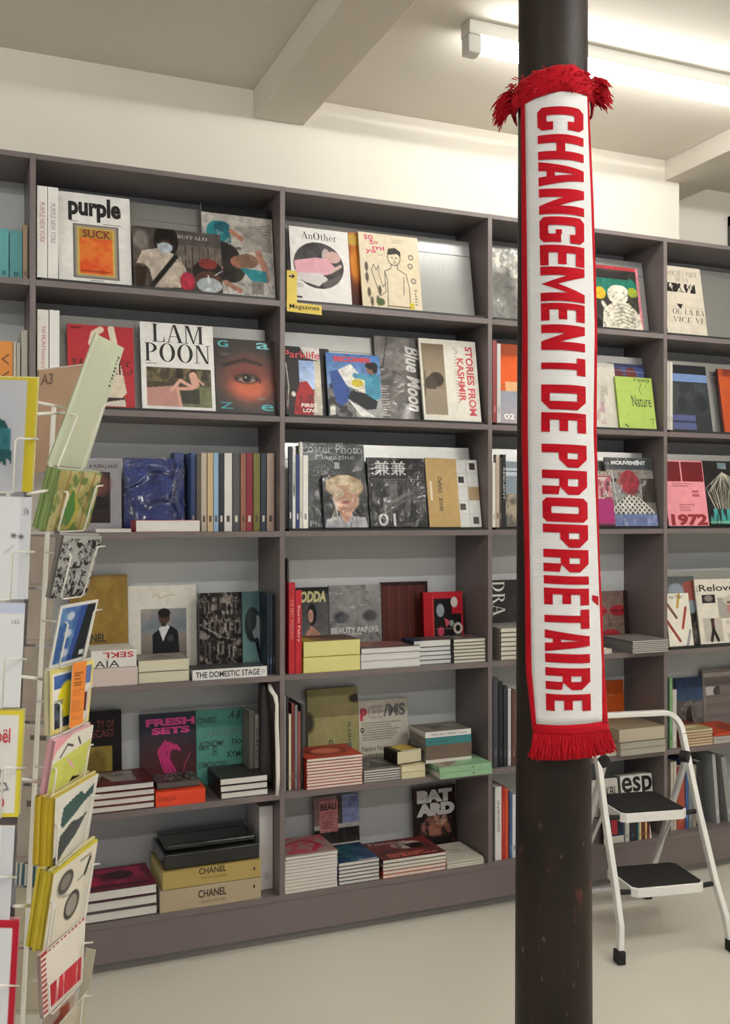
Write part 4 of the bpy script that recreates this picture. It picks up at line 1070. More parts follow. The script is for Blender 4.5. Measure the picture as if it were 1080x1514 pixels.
def d(a):
    a.rect(0, 0, 1, .16, '1d1a1a').poly([(.45, 0), (1, 0), (1, .2), (.62, .16)], 'c9c6c2').grad(.2, .62, '8aa4d0', 'b9cbe6', 1, .3, .82).rect(.82, .2, 1, .9, 'cfc6b4').rect(0, .2, .4, .9, '241d1c')
    a.poly([(.42, .52), (.6, .5), (.8, .66), (.8, 1), (.2, 1), (.3, .7)], '9a1c24').poly([(.8, .62), (1, .7), (1, 1), (.75, 1)], 'c8bfae').ell(.22, .70, .06, .04, 'd8d4cc').line([(.05, .25), (.1, .6), (.04, .9)], .03, 'b8b0a6').noise(10, 12, '50161a', .6, 3, .5, .7, box=(0, .7, .75, 1))
face(2, 424, 478, 511, '1c1717', 'magazine with red scarf photo and red title at left, second shelf', d, [('Parklife', (.0, .06, 1.0, .17), 'c23a40', K(bold=.01)), ('FIRST', (.42, .83, .86, .885), 'e8e2da', K(bold=.03)), ('LOVE', (.46, .905, .86, .96), 'e8e2da', K(bold=.03))], Y0=.026, t=.008, grit=0.2)
face(2, 474, 492, 515, '1f1b1a', 'narrow strip of a black magazine between two colourful ones', lambda a: a.noise(6, 9, '3a3430', .8, 3), Y0=.042, t=.007)
def d(a):
    a.grad(0, .5, '3f69a8', '7f9cc4').rect(.5, .5, 1, 1, '9a9c98').rect(0, .55, .5, 1, '6a6a68').noise(8, 8, '20201f', .9, 4, .48, .6, box=(0, .45, .5, 1))
    a.poly([(.08, .32), (.45, .16), (.62, .34), (.50, .56), (.34, .50)], 'd8d6d0').poly([(.05, .30), (.20, .26), (.42, .60), (.40, .74), (.18, .88), (.1, .6)], '2d4a8c').poly([(.40, .32), (.66, .34), (.74, .48), (.70, .62), (.42, .52)], 'ddd9c8').ell(.56, .46, .11, .06, 'c8b43a')
    a.poly([(.70, .36), (.90, .28), (.98, .36), (.98, .68), (.86, .74), (.70, .66)], '3d86a0').line([(.80, .38), (.52, .34)], .09, '4a92ac').ell(.84, .22, .10, .09, '8a6450').ell(.84, .17, .12, .06, '15110f').ell(.90, .22, .05, .07, '15110f')
    a.poly([(.44, .58), (.70, .62), (.92, .74), (.88, .86), (.70, .88), (.36, .70)], '15161c').poly([(.36, .72), (.7, .9), (.86, .99), (.6, .99)], 'd5d4d0').line([(.1, .78), (.4, .95)], .05, '2a2a2a').rect(.03, .84, .12, .98, 'd8d4ca')
face(2, 487, 567, 521, '5f83b4', 'blue magazine with a rider in turquoise on a motorbike', d, [('BECOMER', (.14, .045, .84, .13), 'b8262e', K(bold=.05))], Y0=.024, t=.008, grit=0.2)
def d(a):
    a.noise(4, 6, '8a8580', .7, 3).poly([(.0, .2), (.6, .0), (1, .0), (1, .3), (.5, .42), (0, .36)], '8f8b86', .7).rect(.72, 0, 1, 1, '4a4644', .6).line([(.26, .02), (.15, .36), (.08, .40)], .02, '1a1817').line([(.1, .38), (.5, .46)], .01, '2a2826').line([(.3, .74), (.55, .64)], .02, 'bcb6ae').lines(.06, .60, .26, .98, 12, 'c8c4be', .35)
    for i in range(6): a.line([(.45 + .03 * i, 1), (.58 + .02 * i, .82)], .008, 'c4beb4')
face(2, 561, 633, 496, '6a6562', 'grey magazine with white script title running down it', d, [('Blue Moon', (.62, .10, .92, .90), 'e6e4e0', K(rot=90, shear=.35, bold=.025))], Y0=.046, t=.010, film=(.3, 10, .5), grit=0.2)
def d(a):
    a.rect(.035, .06, .42, .93, '8a7a66').grad(.06, .55, '7c6c58', '9a8a74', 1, .035, .42).ell(.26, .50, .13, .09, '3c322a').ell(.16, .56, .1, .1, '4a3e34').rect(.035, .62, .42, .93, '8d7f6c').line([(.07, .4), (.05, .7)], .02, '5a4c40').lines(.60, .2, .66, .8, 16, 'a8a090', .3)
    a.line([(.60, .10), (.66, .14), (.62, .18)], .01, '8a8478').line([(.82, .86), (.86, .9)], .012, '8a8478')
face(2, 628, 712.5, 499.5, 'dcd8cd', 'cream magazine with a shadow photograph and red title running down', d, [('STORIES FROM', (.80, .07, .93, .93), 'c2474e', K(rot=90, bold=.03)), ('KASHMIR', (.64, .22, .76, .76), 'c2474e', K(rot=90, bold=.03))], Y0=.022, t=.012)
# third row of the second column
spines(3, [(427.5, 432.5, 660, '33373c', 'black slim volume at the left of the third shelf', '', 'd8d6d0'), (433, 437.5, 661, 'd8d8d4', 'white spine numbered three', '3', '1a1a1a'), (438, 443, 672, '2a3c70', 'navy blue spine between two white ones', '', 'd8d8d8'), (443.5, 448, 653, 'cfccc4', 'tall off-white spine left of the grey film poster magazine', '', 'a8a498'), (448.5, 456, 673, 'e6e4dd', 'short white booklet spine in front of the grey poster magazine', '', '8a8880')], Y0=.010, depth=.014, dz=LEDGE + .0005)
def d(a):
    a.noise(3, 4, '5a5d60', .7, 3).poly([(.55, .1), (.9, .6), (1, .6), (1, 0), (.6, 0)], '34373a', .6)
    for i in range(7): a.line([(.05, .15 + .05 * i), (.35, .10 + .08 * i), (.9, .55)], .008, '8b8e90', .6)
pm = [('Poster Photo', (.04, .015, .97, .115), 'aeb2b4'), ('Magazine', (.24, .13, .84, .205), 'aeb2b4'), ('1', (.52, .225, .60, .30), 'aeb2b4'), ('Phot', (.10, .92, .38, .985), 'aeb2b4')]
face(3, 449.5, 545.5, 654.5, '47494c', 'large grey plastic-wrapped magazine with outlined title', d, pm, Y0=.040, film=(.5, 8, .8), t=.008)
def d(a):
    a.rect(0, 0, 1, 1, '3a3b3d').ell(.5, .22, .44, .22, 'c8ae88').noise(12, 8, 'e4d4b4', .9, 3, .45, .6, box=(.08, 0, .9, .3)).ell(.52, .46, .30, .27, 'd8b098').rect(.36, .62, .64, .9, 'c99a7e').ell(.52, .40, .30, .14, 'd0a68c')
    a.ell(.50, .52, .09, .035, 'b0605c').ell(.48, .50, .03, .015, '3a2a26').ell(.36, .34, .12, .08, 'e2d2b8').ell(.72, .26, .14, .1, 'dcc8a6').poly([(.0, 1), (.05, .84), (.38, .76), (.5, .92), (.64, .78), (.95, .80), (1, 1)], 'b9b9bd').line([(.36, .76), (.48, .99)], .03, '8a8a90').line([(.66, .76), (.6, .99)], .03, '8a8a90')
    for i in range(6): a.line([(.15 + .03 * i, .4), (.3, .55 + .05 * i), (.12, .9)], .012, 'eee6d4', .7)
face(3, 481, 545, 702, '55524f', 'small wrapped magazine with a blonde woman in front of the grey one', d, Y0=.018, film=(.9, 12, 1.0), t=.008, grit=0.2)
def d(a):
    a.noise(5, 5, '2b2b2c', .8, 3).rect(.05, .32, 1, .90, '2c2d2e').noise(9, 7, '6a6a68', .8, 5, .48, .7, box=(.05, .33, 1, .9)).line([(.2, .75), (.7, .5), (.95, .42)], .06, '8d8c88', .7).line([(.15, .85), (.6, .62)], .05, '7a7976', .7).rect(.36, .33, .5, .62, '8a8a86', .5).rect(.6, .36, .9, .5, '4a4a4a', .6).rect(.05, .30, 1, .315, '9a9a9a', .7)
    for y in (.10, .15, .20): a.rect(.6, y, 1, y + .012, '3a3a3a')
face(3, 549, 633, 676, '1a1a1b', 'black wrapped magazine with two white Chinese characters and number', d, [('兼兼', (.12, .045, .68, .255), 'dcdcda', K(bold=.008)), ('01', (.14, .80, .44, .975), 'e4e4e2', K(bold=.004))], Y0=.026, film=(.7, 10, .9), t=.010, grit=0.2)
def d(a): a.noise(4, 6, 'b0935f', .5, 3).rect(.10, .34, .16, .62, 'd2c8b0')
face(3, 636, 682, 677, 'ac8f5e', 'kraft-brown slide magazine sleeve with a dark vertical title', d, [('REVUE', (.36, .58, .48, .76), '241c14', K(rot=-90, bold=.02)), ('DIAPO', (.36, .27, .48, .50), '241c14', K(rot=-90, bold=.02))], Y0=.022, side='2a2420', t=.014)
def d(a):
    for i in range(3):
        for j in range(5):
            x, y = .0 + i * .34, .01 + j * .2
            a.rect(x + .01, y, x + .33, y + .19, 'cfcfcc')
            if (i + j) % 2 == 0: a.rect(x + .09, y + .04, x + .25, y + .14, ['2a2726', '4a4440', '3a2a2a'][(i + 2 * j) % 3])
    a.rect(.70, .41, 1, .6, 'a08a68')
face(3, 661, 713, 679, 'b9b9b6', 'white sheet of slide frames beside the kraft sleeve', d, Y0=.040, t=.008)
# fourth row
spines(4, [(424.5, 427, 826, '26221f', 'very thin dark book against the divider, fourth shelf', '', '55504a'), (427.2, 430, 829, '8a8680', 'thin tall grey book beside the red volumes', '', '55504a')], Y0=.06, depth=.17)
spines(4, [(427.5, 437, 861.5, 'a81a28', 'taller red volume on the fourth shelf', 'THE FIRST WEDDING', 'd88a84'), (437.5, 446.5, 873, 'b01424', 'shorter red volume with white title on its spine', 'Sturm Fabry', 'e8dcd8')], Y0=.014, depth=.04)
def d(a):
    a.grad(0, 1, '3a3b3e', '7c7b7b').rect(0, 0, 1, .08, '1a1a1a').ell(.48, .36, .14, .14, '18110f').ell(.44, .38, .085, .09, 'c09482').poly([(.22, .98), (.28, .62), (.44, .50), (.66, .58), (.74, .66), (.62, .98)], 'b98a78').poly([(.26, .82), (.34, .68), (.5, .74), (.6, .70), (.6, .98), (.24, .98)], '120f10').line([(.68, .62), (.64, .84), (.30, .94)], .08, 'b98a78')
face(4, 440, 488, 869, '5a5a5c', 'magazine with a dark-haired woman in a black dress', d, [('ODDA', (.12, .05, .92, .20), 'c8c08a', K(bold=.05, shear=.2))], t=.012, grit=0.2)
def d(a):
    a.noise(3, 3, '8d8c8b', .6, 3).ell(.5, .5, .5, .5, '9c9896', .8, .6).ell(.22, .42, .13, .07, '3a3c44', .9, .6).ell(.78, .41, .13, .07, '3a3c44', .9, .6).ell(.5, .74, .1, .03, '6a605c', .8, .5).ell(.5, .87, .20, .05, '8a2a34', .95, .4).poly([(.4, .45), (.6, .45), (.64, .72), (.36, .72)], '8a8684', .5)
face(4, 489, 566, 866, 'a09e9c', 'silver-wrapped magazine with a face and white capitals', d, [('BEAUTY PAPERS', (.03, .555, .93, .635), 'eeeeee', K(bold=.03))], t=.012, film=(1.0, 9, 1.0), grit=0.2)
def d(a):
    for i in range(14): a.rect(i / 14, 0, i / 14 + .03, 1, ['5c2a22', '42201a', '6a3a2c'][i % 3], .6)
    a.rect(.0, .0, 1, .05, '2c1614').rect(.95, 0, 1, 1, '2c1614')
face(4, 567.5, 635.5, 861, '4c231e', 'dark red-brown wood-grain book', d, t=.02, name='book', cat='book')
def d(a):
    a.rect(.0, .0, .22, 1, 'a0121e').rect(.26, .10, .95, .96, '120c0e').rect(.72, .08, .96, .34, 'a31622').ell(.42, .28, .10, .10, '8f9a9e').ell(.78, .16, .09, .08, 'c4c0b8').ring(.86, .56, .09, .07, .3, 'c4beb4').ell(.42, .60, .085, .07, 'b23a56').ell(.76, .95, .09, .06, 'b8b4ac').poly([(.52, .4), (.70, .46), (.56, .54)], 'c04a5c').line([(.24, .05), (.24, 1)], .012, 'c86a4a').line([(.3, .56), (.8, .56)], .008, 'b89a8a').ell(.70, .48, .06, .05, '8a9a94')
face(4, 629, 687, 876, 'b0202c', 'small red picture book with round emblems', d, t=.03, name='book', cat='book', side='8a101a', Y0=.15)
def d(a): a.poly([(.2, 0), (1, .2), (1, .9), (.5, .7)], '3a2420').rect(0, 0, .2, 1, 'b0942c').noise(8, 5, '6a4a34', .7, 3, box=(.25, .1, 1, 1))
stack(4, 449, 533, 949, 2, 'b8a12c', 'thick yellow-edged magazine in front of the woman in black', pages='d4cf86', depth=.17, draw=d, top='8a6a34', name='magazine', cat='magazine', Yf=.008, pgin=.0005)
def d(a): a.ell(.45, .4, .42, .4, '9a5a54').noise(6, 4, '4a3634', .7, 3).rect(0, 0, .1, 1, '3a3434')
stack(4, 534, 622, 959, 3, '6f767a', 'grey magazine below the silver-wrapped one', pages='d6d5d2', depth=.18, draw=d, top='6a5654', name='magazine', cat='magazine', Yf=.010, heights=[1.3, 1.1, .9], covers=['a8a8a6', 'b4b2ae', '5a646a'])
def d(a): a.noise(5, 4, '55504c', .6, 3).rect(0, 0, .25, 1, '22304a').line([(.3, .3), (.9, .5)], .04, '8a8480')
stack(4, 613, 668, 948, 5, '20304e', 'white-paged navy magazine left of the divider stack', pages='d4d4d0', depth=.115, draw=d, top='38383a', name='magazine', cat='magazine', Yf=.03, heights=[1, 1, 1, 1, 1.5])
def d(a): a.noise(7, 5, '8a8480', .7, 3).poly([(.4, .2), (.9, .3), (.6, .7)], '7a2a2c')
stack(4, 671.5, 719, 945.5, 7, '3a3632', 'cream-paged magazine stacked against the right divider', pages='cdc8b8', depth=.13, draw=d, top='4a4644', name='magazine', cat='magazine', Yf=.012)
# fifth row
spines(5, [(419.5, 423, 1029, 'a8aaa8', 'pale grey magazine against the divider, fifth shelf', '', '8a8a8a'), (423.5, 427, 1030, '17181a', 'black file standing among slim magazines', '', '2a2a2a'), (427.5, 431, 1056, 'd8cfae', 'short cream booklet among the slim magazines', '', 'a89a7a'), (431.5, 436, 1040, '6a2a2c', 'dark red slim magazine, fifth shelf', '', '9a5a58'), (436.5, 440.5, 1043, '7d787a', 'mid-grey slim magazine, fifth shelf', '', '55504e'), (441, 445, 1052, '8a4a48', 'rust-red slim magazine nearest the red stack', '', '5a2a2a'), (445.3, 449, 1042, '1b1c1e', 'black slim magazine nearest the olive poster book', '', '3a3a3c')], Y0=.035, depth=.16)
def d(a):
    a.noise(3, 4, '8e8656', .5, 3).ell(.94, .14, .12, .05, '2a261e', .9, .6).ell(.0, .40, .12, .12, '2a261e', .9, .6).ring(.74, .78, .10, .08, .25, '5d6a6c').line([(.66, .98), (.84, .70)], .03, '5d6a6c')
face(5, 457, 532, 1020, '9c9468', 'olive-beige poster book with large vertical letters', d, [('lière', (.36, .62, .48, .99), '2a261c', K(rot=-90)), ('première', (.76, .42, .88, .99), '4a4c40', K(rot=-90))], t=.02, name='book', cat='book', pages='bdb596')
def d(a): a.noise(3, 3, 'b8b4a6', .4, 2).lines(.06, .33, .9, .62, 8, '8a8678', .45).lines(.06, .82, .8, .96, 4, '8a8678', .45).rect(.0, .97, 1, 1, '8a8678')
face(5, 532.5, 605, 1037, 'c3beb0', 'grey-beige magazine with a red and black patchwork title', d, [('P', (.03, .11, .17, .30), 'b02a3c', K(bold=.06)), ('ŒE', (.19, .08, .48, .28), 'a89a98', K(bold=.02)), ('/MS', (.50, .07, .95, .26), '6a6a6a', K(bold=.04)), ('O', (.03, .40, .10, .48), '1a1a1a', K(bold=.06)), ('/Nadine Noël', (.03, .69, .55, .76), '2c2a28'), ('Kasandra Chant', (.03, .78, .78, .85), '55524a')], t=.014)
def d(a): a.noise(4, 4, 'a8382c', .7, 3).ell(.5, .45, .25, .2, 'c86a58').ring(.5, .45, .33, .3, .15, '7a221a').line([(.2, .8), (.8, .7)], .05, '7a221a')
stack(5, 454, 537, 1123, 10, 'a83226', 'white-paged red magazine in the tall red stack', pages='dcd8cc', depth=.19, draw=d, name='magazine', cat='magazine', Yf=.008, jit=.001)
def d(a): a.noise(5, 4, '8a8682', .7, 3).poly([(.2, .9), (.5, .3), (.9, .8)], '3a3836')
stack(5, 538, 594, 1140, 5, '6a6866', 'grey magazine right of the tall red stack', pages='cfccc4', depth=.19, draw=d, top='5a5856', name='magazine', cat='magazine', Yf=.02)
stack(5, 594.5, 630, 1133, 2, 'c2b890', 'cream-paged paperback under the curled black cover', pages='d2cba8', depth=.12, Yf=.012, covers=['c8bc92', 'b8ae84'])
def d(a): a.rect(.2, .0, .9, .8, 'a88c2c').ell(.5, .4, .3, .3, 'c8a83a', .9, .5).rect(0, .85, 1, 1, 'c8c4b4').rect(0, 0, .2, 1, '181512')
stack(5, 588, 627, 1112, 1, '1d1a17', 'curled black and yellow paperback on the cream ones', pages='cfc8a8', depth=.10, Yf=.03, draw=d, base=.052, rz=math.radians(8))
hg = h_at(x_at(634, .008), .008, SH[4], 1130)
def d(a): a.noise(4, 4, '8a9a78', .6, 3).rect(.35, .2, 1, 1, '7fa882').poly([(.1, .2), (.5, .6), (.2, .9)], '6a5a4c')
stack(5, 651, 728, 1135, 2, '86ac88', 'mint-green book lying below the mixed pile', depth=.17, spine='front', draw=d, top='8a8a78', Yf=-.045, front_texts=[('•', (.62, .3, .66, .7), '5a6a34')], pages='c4c0b0')
def d(a): a.noise(5, 4, '6f6660', .7, 3).poly([(.2, .2), (.6, .4), (.3, .8)], '4a4440').poly([(.6, .3), (.9, .2), (.8, .7)], '8a847c')
mx_l = ['thin white booklet at the bottom of the mixed pile', 'lower brown book of the mixed pile', 'upper brown book of the mixed pile', 'teal-spined book second in the mixed pile', 'grey picture book with white spine topping the mixed pile']
stack(5, 630, 697.5, 1083, 5, '6a5c50', 'mixed pile', depth=.15, spine='front', heights=[.5, 1.1, 1.1, 1.2, .9], covers=['d6d2c8', '6a5a4c', '665648', '2c7478', 'd2d0cc'], labels=mx_l, draw=d, top='7a746c', Yf=.030, base=.0445, front_texts=[('Adrian Rist   Mabelle  Tomato', (.12, .3, .9, .65), '3a3a3a', {}, 4), ('mono kultur', (.05, .3, .5, .7), '1a4a50', {}, 3)], pages='8a8074', rough=.5)
# sixth row
def d(a):
    a.rect(0, 0, .5, .55, '8a6a66').rect(.52, 0, 1, .42, '8690bc').rect(.5, 0, .62, .42, '4a3e3a').rect(.0, .42, 1, .48, 'b8b4ae').rect(0, .48, 1, .70, '1a1716').noise(12, 4, '3c3634', .8, 3, box=(0, .48, 1, .7)).rect(0, .70, 1, 1, 'b8b2aa').rect(.12, .06, .52, .52, 'c07a7a').lines(.16, .24, .48, .48, 7, '8a4a4c', .4)
    for i in range(4): a.poly([(.1 + .2 * i, .95), (.3 + .2 * i, .72), (.4 + .2 * i, .72), (.2 + .2 * i, .95)], ['b0384c', '8a1c2c', 'a8324a', '7a1a28'][i])
    a.poly([(.6, 1), (.65, .84), (.8, .86), (.9, 1)], '1d1b1e')
face(6, 466.5, 533, 1180, '8a8480', 'magazine with a pink title card and red stripes on the bottom shelf', d, [('BEAU', (.14, .105, .49, .20), '3a0f14', K(bold=.03)), ('12', (.84, .04, .95, .10), '20222c', K(bold=.02))], t=.012, grit=0.2)
def d(a): a.noise(4, 5, 'b0404c', .9, 4, .4, .55).noise(7, 7, '8d8a80', .7, 9, .5, .65).line([(.3, .3), (.6, .2), (.8, .5), (.6, .8)], .10, 'a0283a').rect(0, .92, 1, 1, '9a948a')
stack(6, 419.5, 500, 1268, 11, 'b8a8a0', 'pink-covered white-paged magazine in the left bottom stack', pages='d8d6cc', depth=.20, draw=d, top='8f7a74', name='magazine', cat='magazine', Yf=.006, jit=.0015)
def d(a): a.noise(4, 4, '20406a', .8, 3).noise(5, 6, '2c6a60', .7, 7, .5, .7).rect(.5, .93, .95, .97, 'dcdcdc')
stack(6, 501.5, 562, 1277, 6, '1c2c4c', 'navy and green magazine in the second bottom stack', pages='d0ccc0', depth=.20, draw=d, top='1a2c4e', name='magazine', cat='magazine', Yf=.010, jit=.0015)
def d(a): a.noise(5, 4, '7a3030', .7, 3).ell(.6, .35, .25, .2, 'b8a49a').poly([(.55, .3), (.85, .3), (.8, .6), (.6, .55)], '1d1616').rect(.1, .78, .95, .93, '1d1110').noise(9, 9, '1d1110', .5, 8)
stack(6, 566.5, 660, 1273, 5, '8a2a24', 'dark red magazine with orange capitals in the third bottom stack', pages='d2cec2', depth=.21, draw=d, top='6a2424', name='magazine', cat='magazine', Yf=.008, texts=[('Flaneur', (.06, .06, .66, .22), 'c89a98', {}), ('ROAD WEST\nNO MANS LAND', (.14, .74, .92, .92), 'e0705a', K(bold=.03))], covers=['b03a20', 'c04a2c', '3a2420', '8a7a6a', '4a2020'])
def d(a): a.noise(6, 6, '4a2a24', .8, 3).ell(.5, .62, .34, .16, '8a5a4c').ell(.62, .52, .16, .1, 'b08a78').rect(.1, .80, .9, .99, '17100f').ell(.75, .7, .14, .06, '7a4a40').noise(10, 10, '120d0c', .7, 6, .5, .65)
face(6, 614, 676, 1166, '1d1413', 'black magazine with chunky white two-line title', d, [('BAT', (.08, .05, .92, .25), 'd8d6d2', K(bold=.09)), ('ARD', (.06, .26, .97, .46), 'd8d6d2', K(bold=.09))], t=.014, grit=0.2)
def d(a): a.noise(4, 4, 'cdc8ba', .5, 3).line([(.3, .3), (.7, .45)], .04, '6a665e').line([(.4, .5), (.8, .55)], .03, '7a766e')
stack(6, 661.5, 716, 1275, 3, 'c9c4b6', 'thin white paper in the loose pile against the divider', pages='cfcabc', depth=.20, draw=d, top='d2cec2', name='magazine', cat='magazine', Yf=.010, jit=.004)

# ------------------------------------------------------------------ third column, either side of the iron column
def d(a): a.noise(4, 6, '9a9a94', .8, 3).noise(12, 10, 'e6e2d4', .8, 5, .5, .65, box=(0, 0, 1, .4)).ell(.3, .5, .25, .2, '6a6864', .8, .7).poly([(.1, 1), (.5, .6), (.9, 1)], '8a8882', .7)
face(1, 727.5, 795, 365, 'aaa9a2', 'silver foil-wrapped magazine left of the iron column, top shelf', d, Y0=.03, film=(1.0, 14, .9), rough=.25, grit=0.2)
def d(a):
    a.noise(7, 8, '2c2a26', .8, 3).rect(0, 0, 1, .05, 'a03038').rect(.95, 0, 1, 1, 'b8707a').rect(0, 0, .06, 1, 'd8b03a').ell(.5, .30, .45, .18, '1f6a5a').ell(.85, .40, .1, .08, '8a9a2c').ell(.2, .45, .12, .1, 'c8a82c').rect(.16, .09, .8, .2, '2a2624')
    a.ell(.55, .46, .20, .16, 'd6d0bf').ell(.62, .40, .14, .1, 'ded8c8').poly([(.2, 1), (.25, .70), (.45, .58), (.75, .58), (.95, .75), (.98, 1)], 'd0cab8').line([(.25, .6), (.35, .8), (.5, .98)], .07, 'd6d0bf')
    for i in range(6): a.line([(.45, .64 + .06 * i), (.62, .60 + .06 * i), (.85, .66 + .06 * i)], .008, '4a4640')
    a.noise(24, 26, '3a3630', .4, 8, .55, .7, box=(.2, .4, .95, 1)).poly([(.06, .8), (.2, .9), (.2, 1), (.06, 1)], '16120f')
face(1, 877, 953, 389, '3c3a34', 'comic magazine with a pale skeletal figure beside the scarf', d, t=.016, side='cf9a6a', grit=0.2)
def d(a): a.rect(0, .15, 1, .5, 'd85a1c').rect(0, 0, 1, .15, 'a84a28').poly([(.2, .48), (.5, .48), (.6, .66), (.2, .62)], 'd8a878').grad(.6, 1, '8a92a0', 'a89ca0')
face(2, 741, 800, 507, 'c85a28', 'orange and lilac magazine with white number left of the column', d, [('02', (.10, .88, .36, .95), 'efeae6', K(bold=.02))], Y0=.032, t=.012)
spines(2, [(729, 735, 503, '8a3436', 'dark red magazine spine against the divider, second shelf', '', 'b86a6a'), (735.5, 741, 508, 'c4c2c0', 'silvery wrapped spine left of the orange magazine', '', '9a9896')], Y0=.012, depth=.045, dz=LEDGE + .001)
def d(a): a.noise(4, 5, 'bfb9ac', .6, 3).noise(9, 9, '8a8478', .5, 5, .5, .7, box=(.2, .3, .8, .8)).noise(6, 6, 'a87a88', .6, 8, .5, .7, box=(.0, .6, .7, .95))
face(2, 850, 918, 533, 'cdc9be', 'pale sketchbook-like magazine right behind the scarf', d, Y0=.036, t=.010)
def d(a): a.rect(0, 0, 1, .05, '2c3458').ell(.25, .17, .16, .10, '5a2a2c').ell(.62, .15, .16, .10, '6a302c').line([(0, .1), (1, .12)], .02, '7a86b0')
face(2, 909, 962, 536, '434f80', 'indigo magazine behind the lime-green one', d, Y0=.049, t=.008)
def d(a): a.noise(3, 4, 'a9c060', .5, 2).line([(.70, .12), (.62, .24), (.68, .34)], .015, '6a4a34').line([(.64, .06), (.9, .05), (.78, .2)], .012, '55652c').line([(.15, .93), (.22, .97)], .03, '3a4a1c').line([(.85, .82), (.95, .8), (.88, .95)], .012, '55652c')
face(2, 918, 972, 556, 'a3bb58', 'lime-green magazine with handwritten title', d, [('Nature', (.38, .36, .92, .58), '26301a', K(shear=-.2, roman=False)), ('FEKI', (.5, .03, .92, .09), '4a5a24')], Y0=.022, t=.012)
spines(3, [(728.5, 733.5, 684, 'd6d2c8', 'white slim book left of the column, third shelf', '', 'a8a49a'), (734, 739, 672, 'b3a494', 'beige-pink slim book left of the column, third shelf', '', '6a4a44'), (739.3, 742.5, 676, '4a3c36', 'brown slim book left of the column, third shelf', '', '8a7a6a'), (743, 748.5, 672, '17181a', 'black slim book with white lettering left of the column', 'RESILIENT', 'c8c8c8')], Y0=.010, depth=.02, dz=LEDGE + .0005)
def d(a): a.rect(0, .1, 1, .22, 'b9c2ca').rect(0, .14, 1, .16, '4a5a6a').rect(0, .5, 1, 1, '5a564e').noise(8, 8, 'a89a84', .8, 3, box=(0, .5, 1, 1))
face(3, 750, 800, 682, '7d8a94', 'photo magazine mostly hidden behind the iron column, third shelf', d, Y0=.034)
def d(a): a.noise(8, 10, 'c8bcae', .9, 3, .4, .6, box=(0, .1, 1, .5)).noise(12, 14, 'b05a6c', .8, 5, .48, .65, box=(0, .08, 1, .52)).rect(0, 0, 1, .07, 'b0a898').rect(0, .5, 1, .95, '9a2868').rect(0, .96, 1, 1, '4a2430').noise(14, 14, '2c2420', .6, 8, .55, .7, box=(0, .1, 1, .5))
face(3, 858, 911, 696, '8a4a5c', 'magenta and cream magazine tucked beside the scarf', d, [('PeFEZE', (.42, .01, .96, .06), '2a2420', K(bold=.01))], Y0=.010, t=.010)
def d(a):
    a.rect(0, 0, 1, .18, '55595c').rect(.08, .02, .98, .17, '3f474a').rect(0, .18, 1, .32, '8f8a84').rect(0, .32, .34, .62, '8d8f8e').rect(.72, .30, 1, .66, '3a3430').rect(.06, .30, .2, .36, '2a2624').line([(.12, .2), (.16, .66)], .03, 'bdbab4').ell(.47, .36, .20, .175, 'a3263a').noise(20, 12, '6a1424', .6, 3, .5, .65, box=(.25, .2, .7, .52)).ell(.24, .35, .05, .04, '9a6a5a').rect(.42, .48, .56, .56, '7a2a34')
    a.poly([(.05, .74), (.30, .60), (.46, .54), (.64, .58), (.85, .72), (.95, .80), (.9, .84), (.05, .82)], 'd8d5cc')
    mask = (a.y > .55) & (a.y < .84) & (a.x > .05) & (a.x < .95)
    chk = (np.sin(a.x * 62) * np.sin((a.y * a.asp) * 62) > .25) & mask & (np.abs(a.c[..., 0] - 216) < 3)
    a.c[chk] = np.array(hx('2a2826')); a.rect(0, .82, 1, 1, '6d7aa6').noise(10, 6, '9fb0cc', .7, 6, .5, .7, box=(0, .84, 1, 1))
face(3, 905, 980.5, 676, '77726c', 'magazine showing the back of a red-haired head and checked scarf', d, [('MOUVEMENT', (.12, .045, .86, .105), 'e8e8e6', K(bold=.05))], Y0=.028, t=.012, film=(.3, 10, .6), grit=0.2)
def d(a): a.noise(5, 6, '3c3a38', .7, 3).rect(.62, 0, 1, 1, '6a5c4c').ell(.8, .5, .15, .3, '8a7a5a', .8, .5)
face(4, 727.5, 800, 858, '2c2b2b', 'dark book with large sideways white capitals left of the column', d, [('DRA', (.05, .02, .30, .50), 'd8d6d0', K(rot=90, roman=True))], t=.02, name='book', cat='book', Y0=.205)
def stripes(r):
    for c in r.children:
        pass
def d(a): a.noise(4, 4, '9a9792', .5, 3)
rs = stack(4, 741, 800, 929, 7, '2a2826', 'cream-paged book with black and white striped spine', pages='c9c4b4', depth=.18, draw=d, top='8d8a84', Yf=.012, jit=.0005)
# striped spine edges seen on the left of that stack
zz = SH[3]
for r in rs:
    tt = .0
    m_ = MB(); t_ = (h_at(x_at(741, .012), .012, SH[3], 929) / 7) - .0006
    for q in range(12): y = .002 + q * .0146; m_.quad((-.0004, y, 0.0004), (-.0004, y + .007, 0.0004), (-.0004, y + .013, t_), (-.0004, y + .006, t_))
    m_.build('spine_stripe', mat('c9c4b8', .5), r)
def d(a):
    a.noise(3, 3, '7a6258', .5, 2).ell(.5, .5, .52, .6, '8a7266', .8, .5).ell(.25, .36, .22, .10, 'a82c34').ell(.76, .36, .22, .10, 'a82c34').rect(.05, .35, .44, .37, '5a1a1e').rect(.57, .35, .96, .37, '5a1a1e').ell(.55, .80, .22, .10, 'b03038').rect(.38, .79, .72, .805, '5a1a1e').rect(.9, 0, 1, 1, '2c2220').line([(.5, .4), (.52, .64)], .03, '6a544a').rect(0, .56, .88, .575, '9a8a80', .6)
face(4, 872, 931, 875, '74605a', 'wrapped magazine with red eyes and red lips', d, Y0=.205, film=(.3, 10, .6), grit=0.2)
def d(a): a.noise(5, 5, '8a8680', .6, 3)
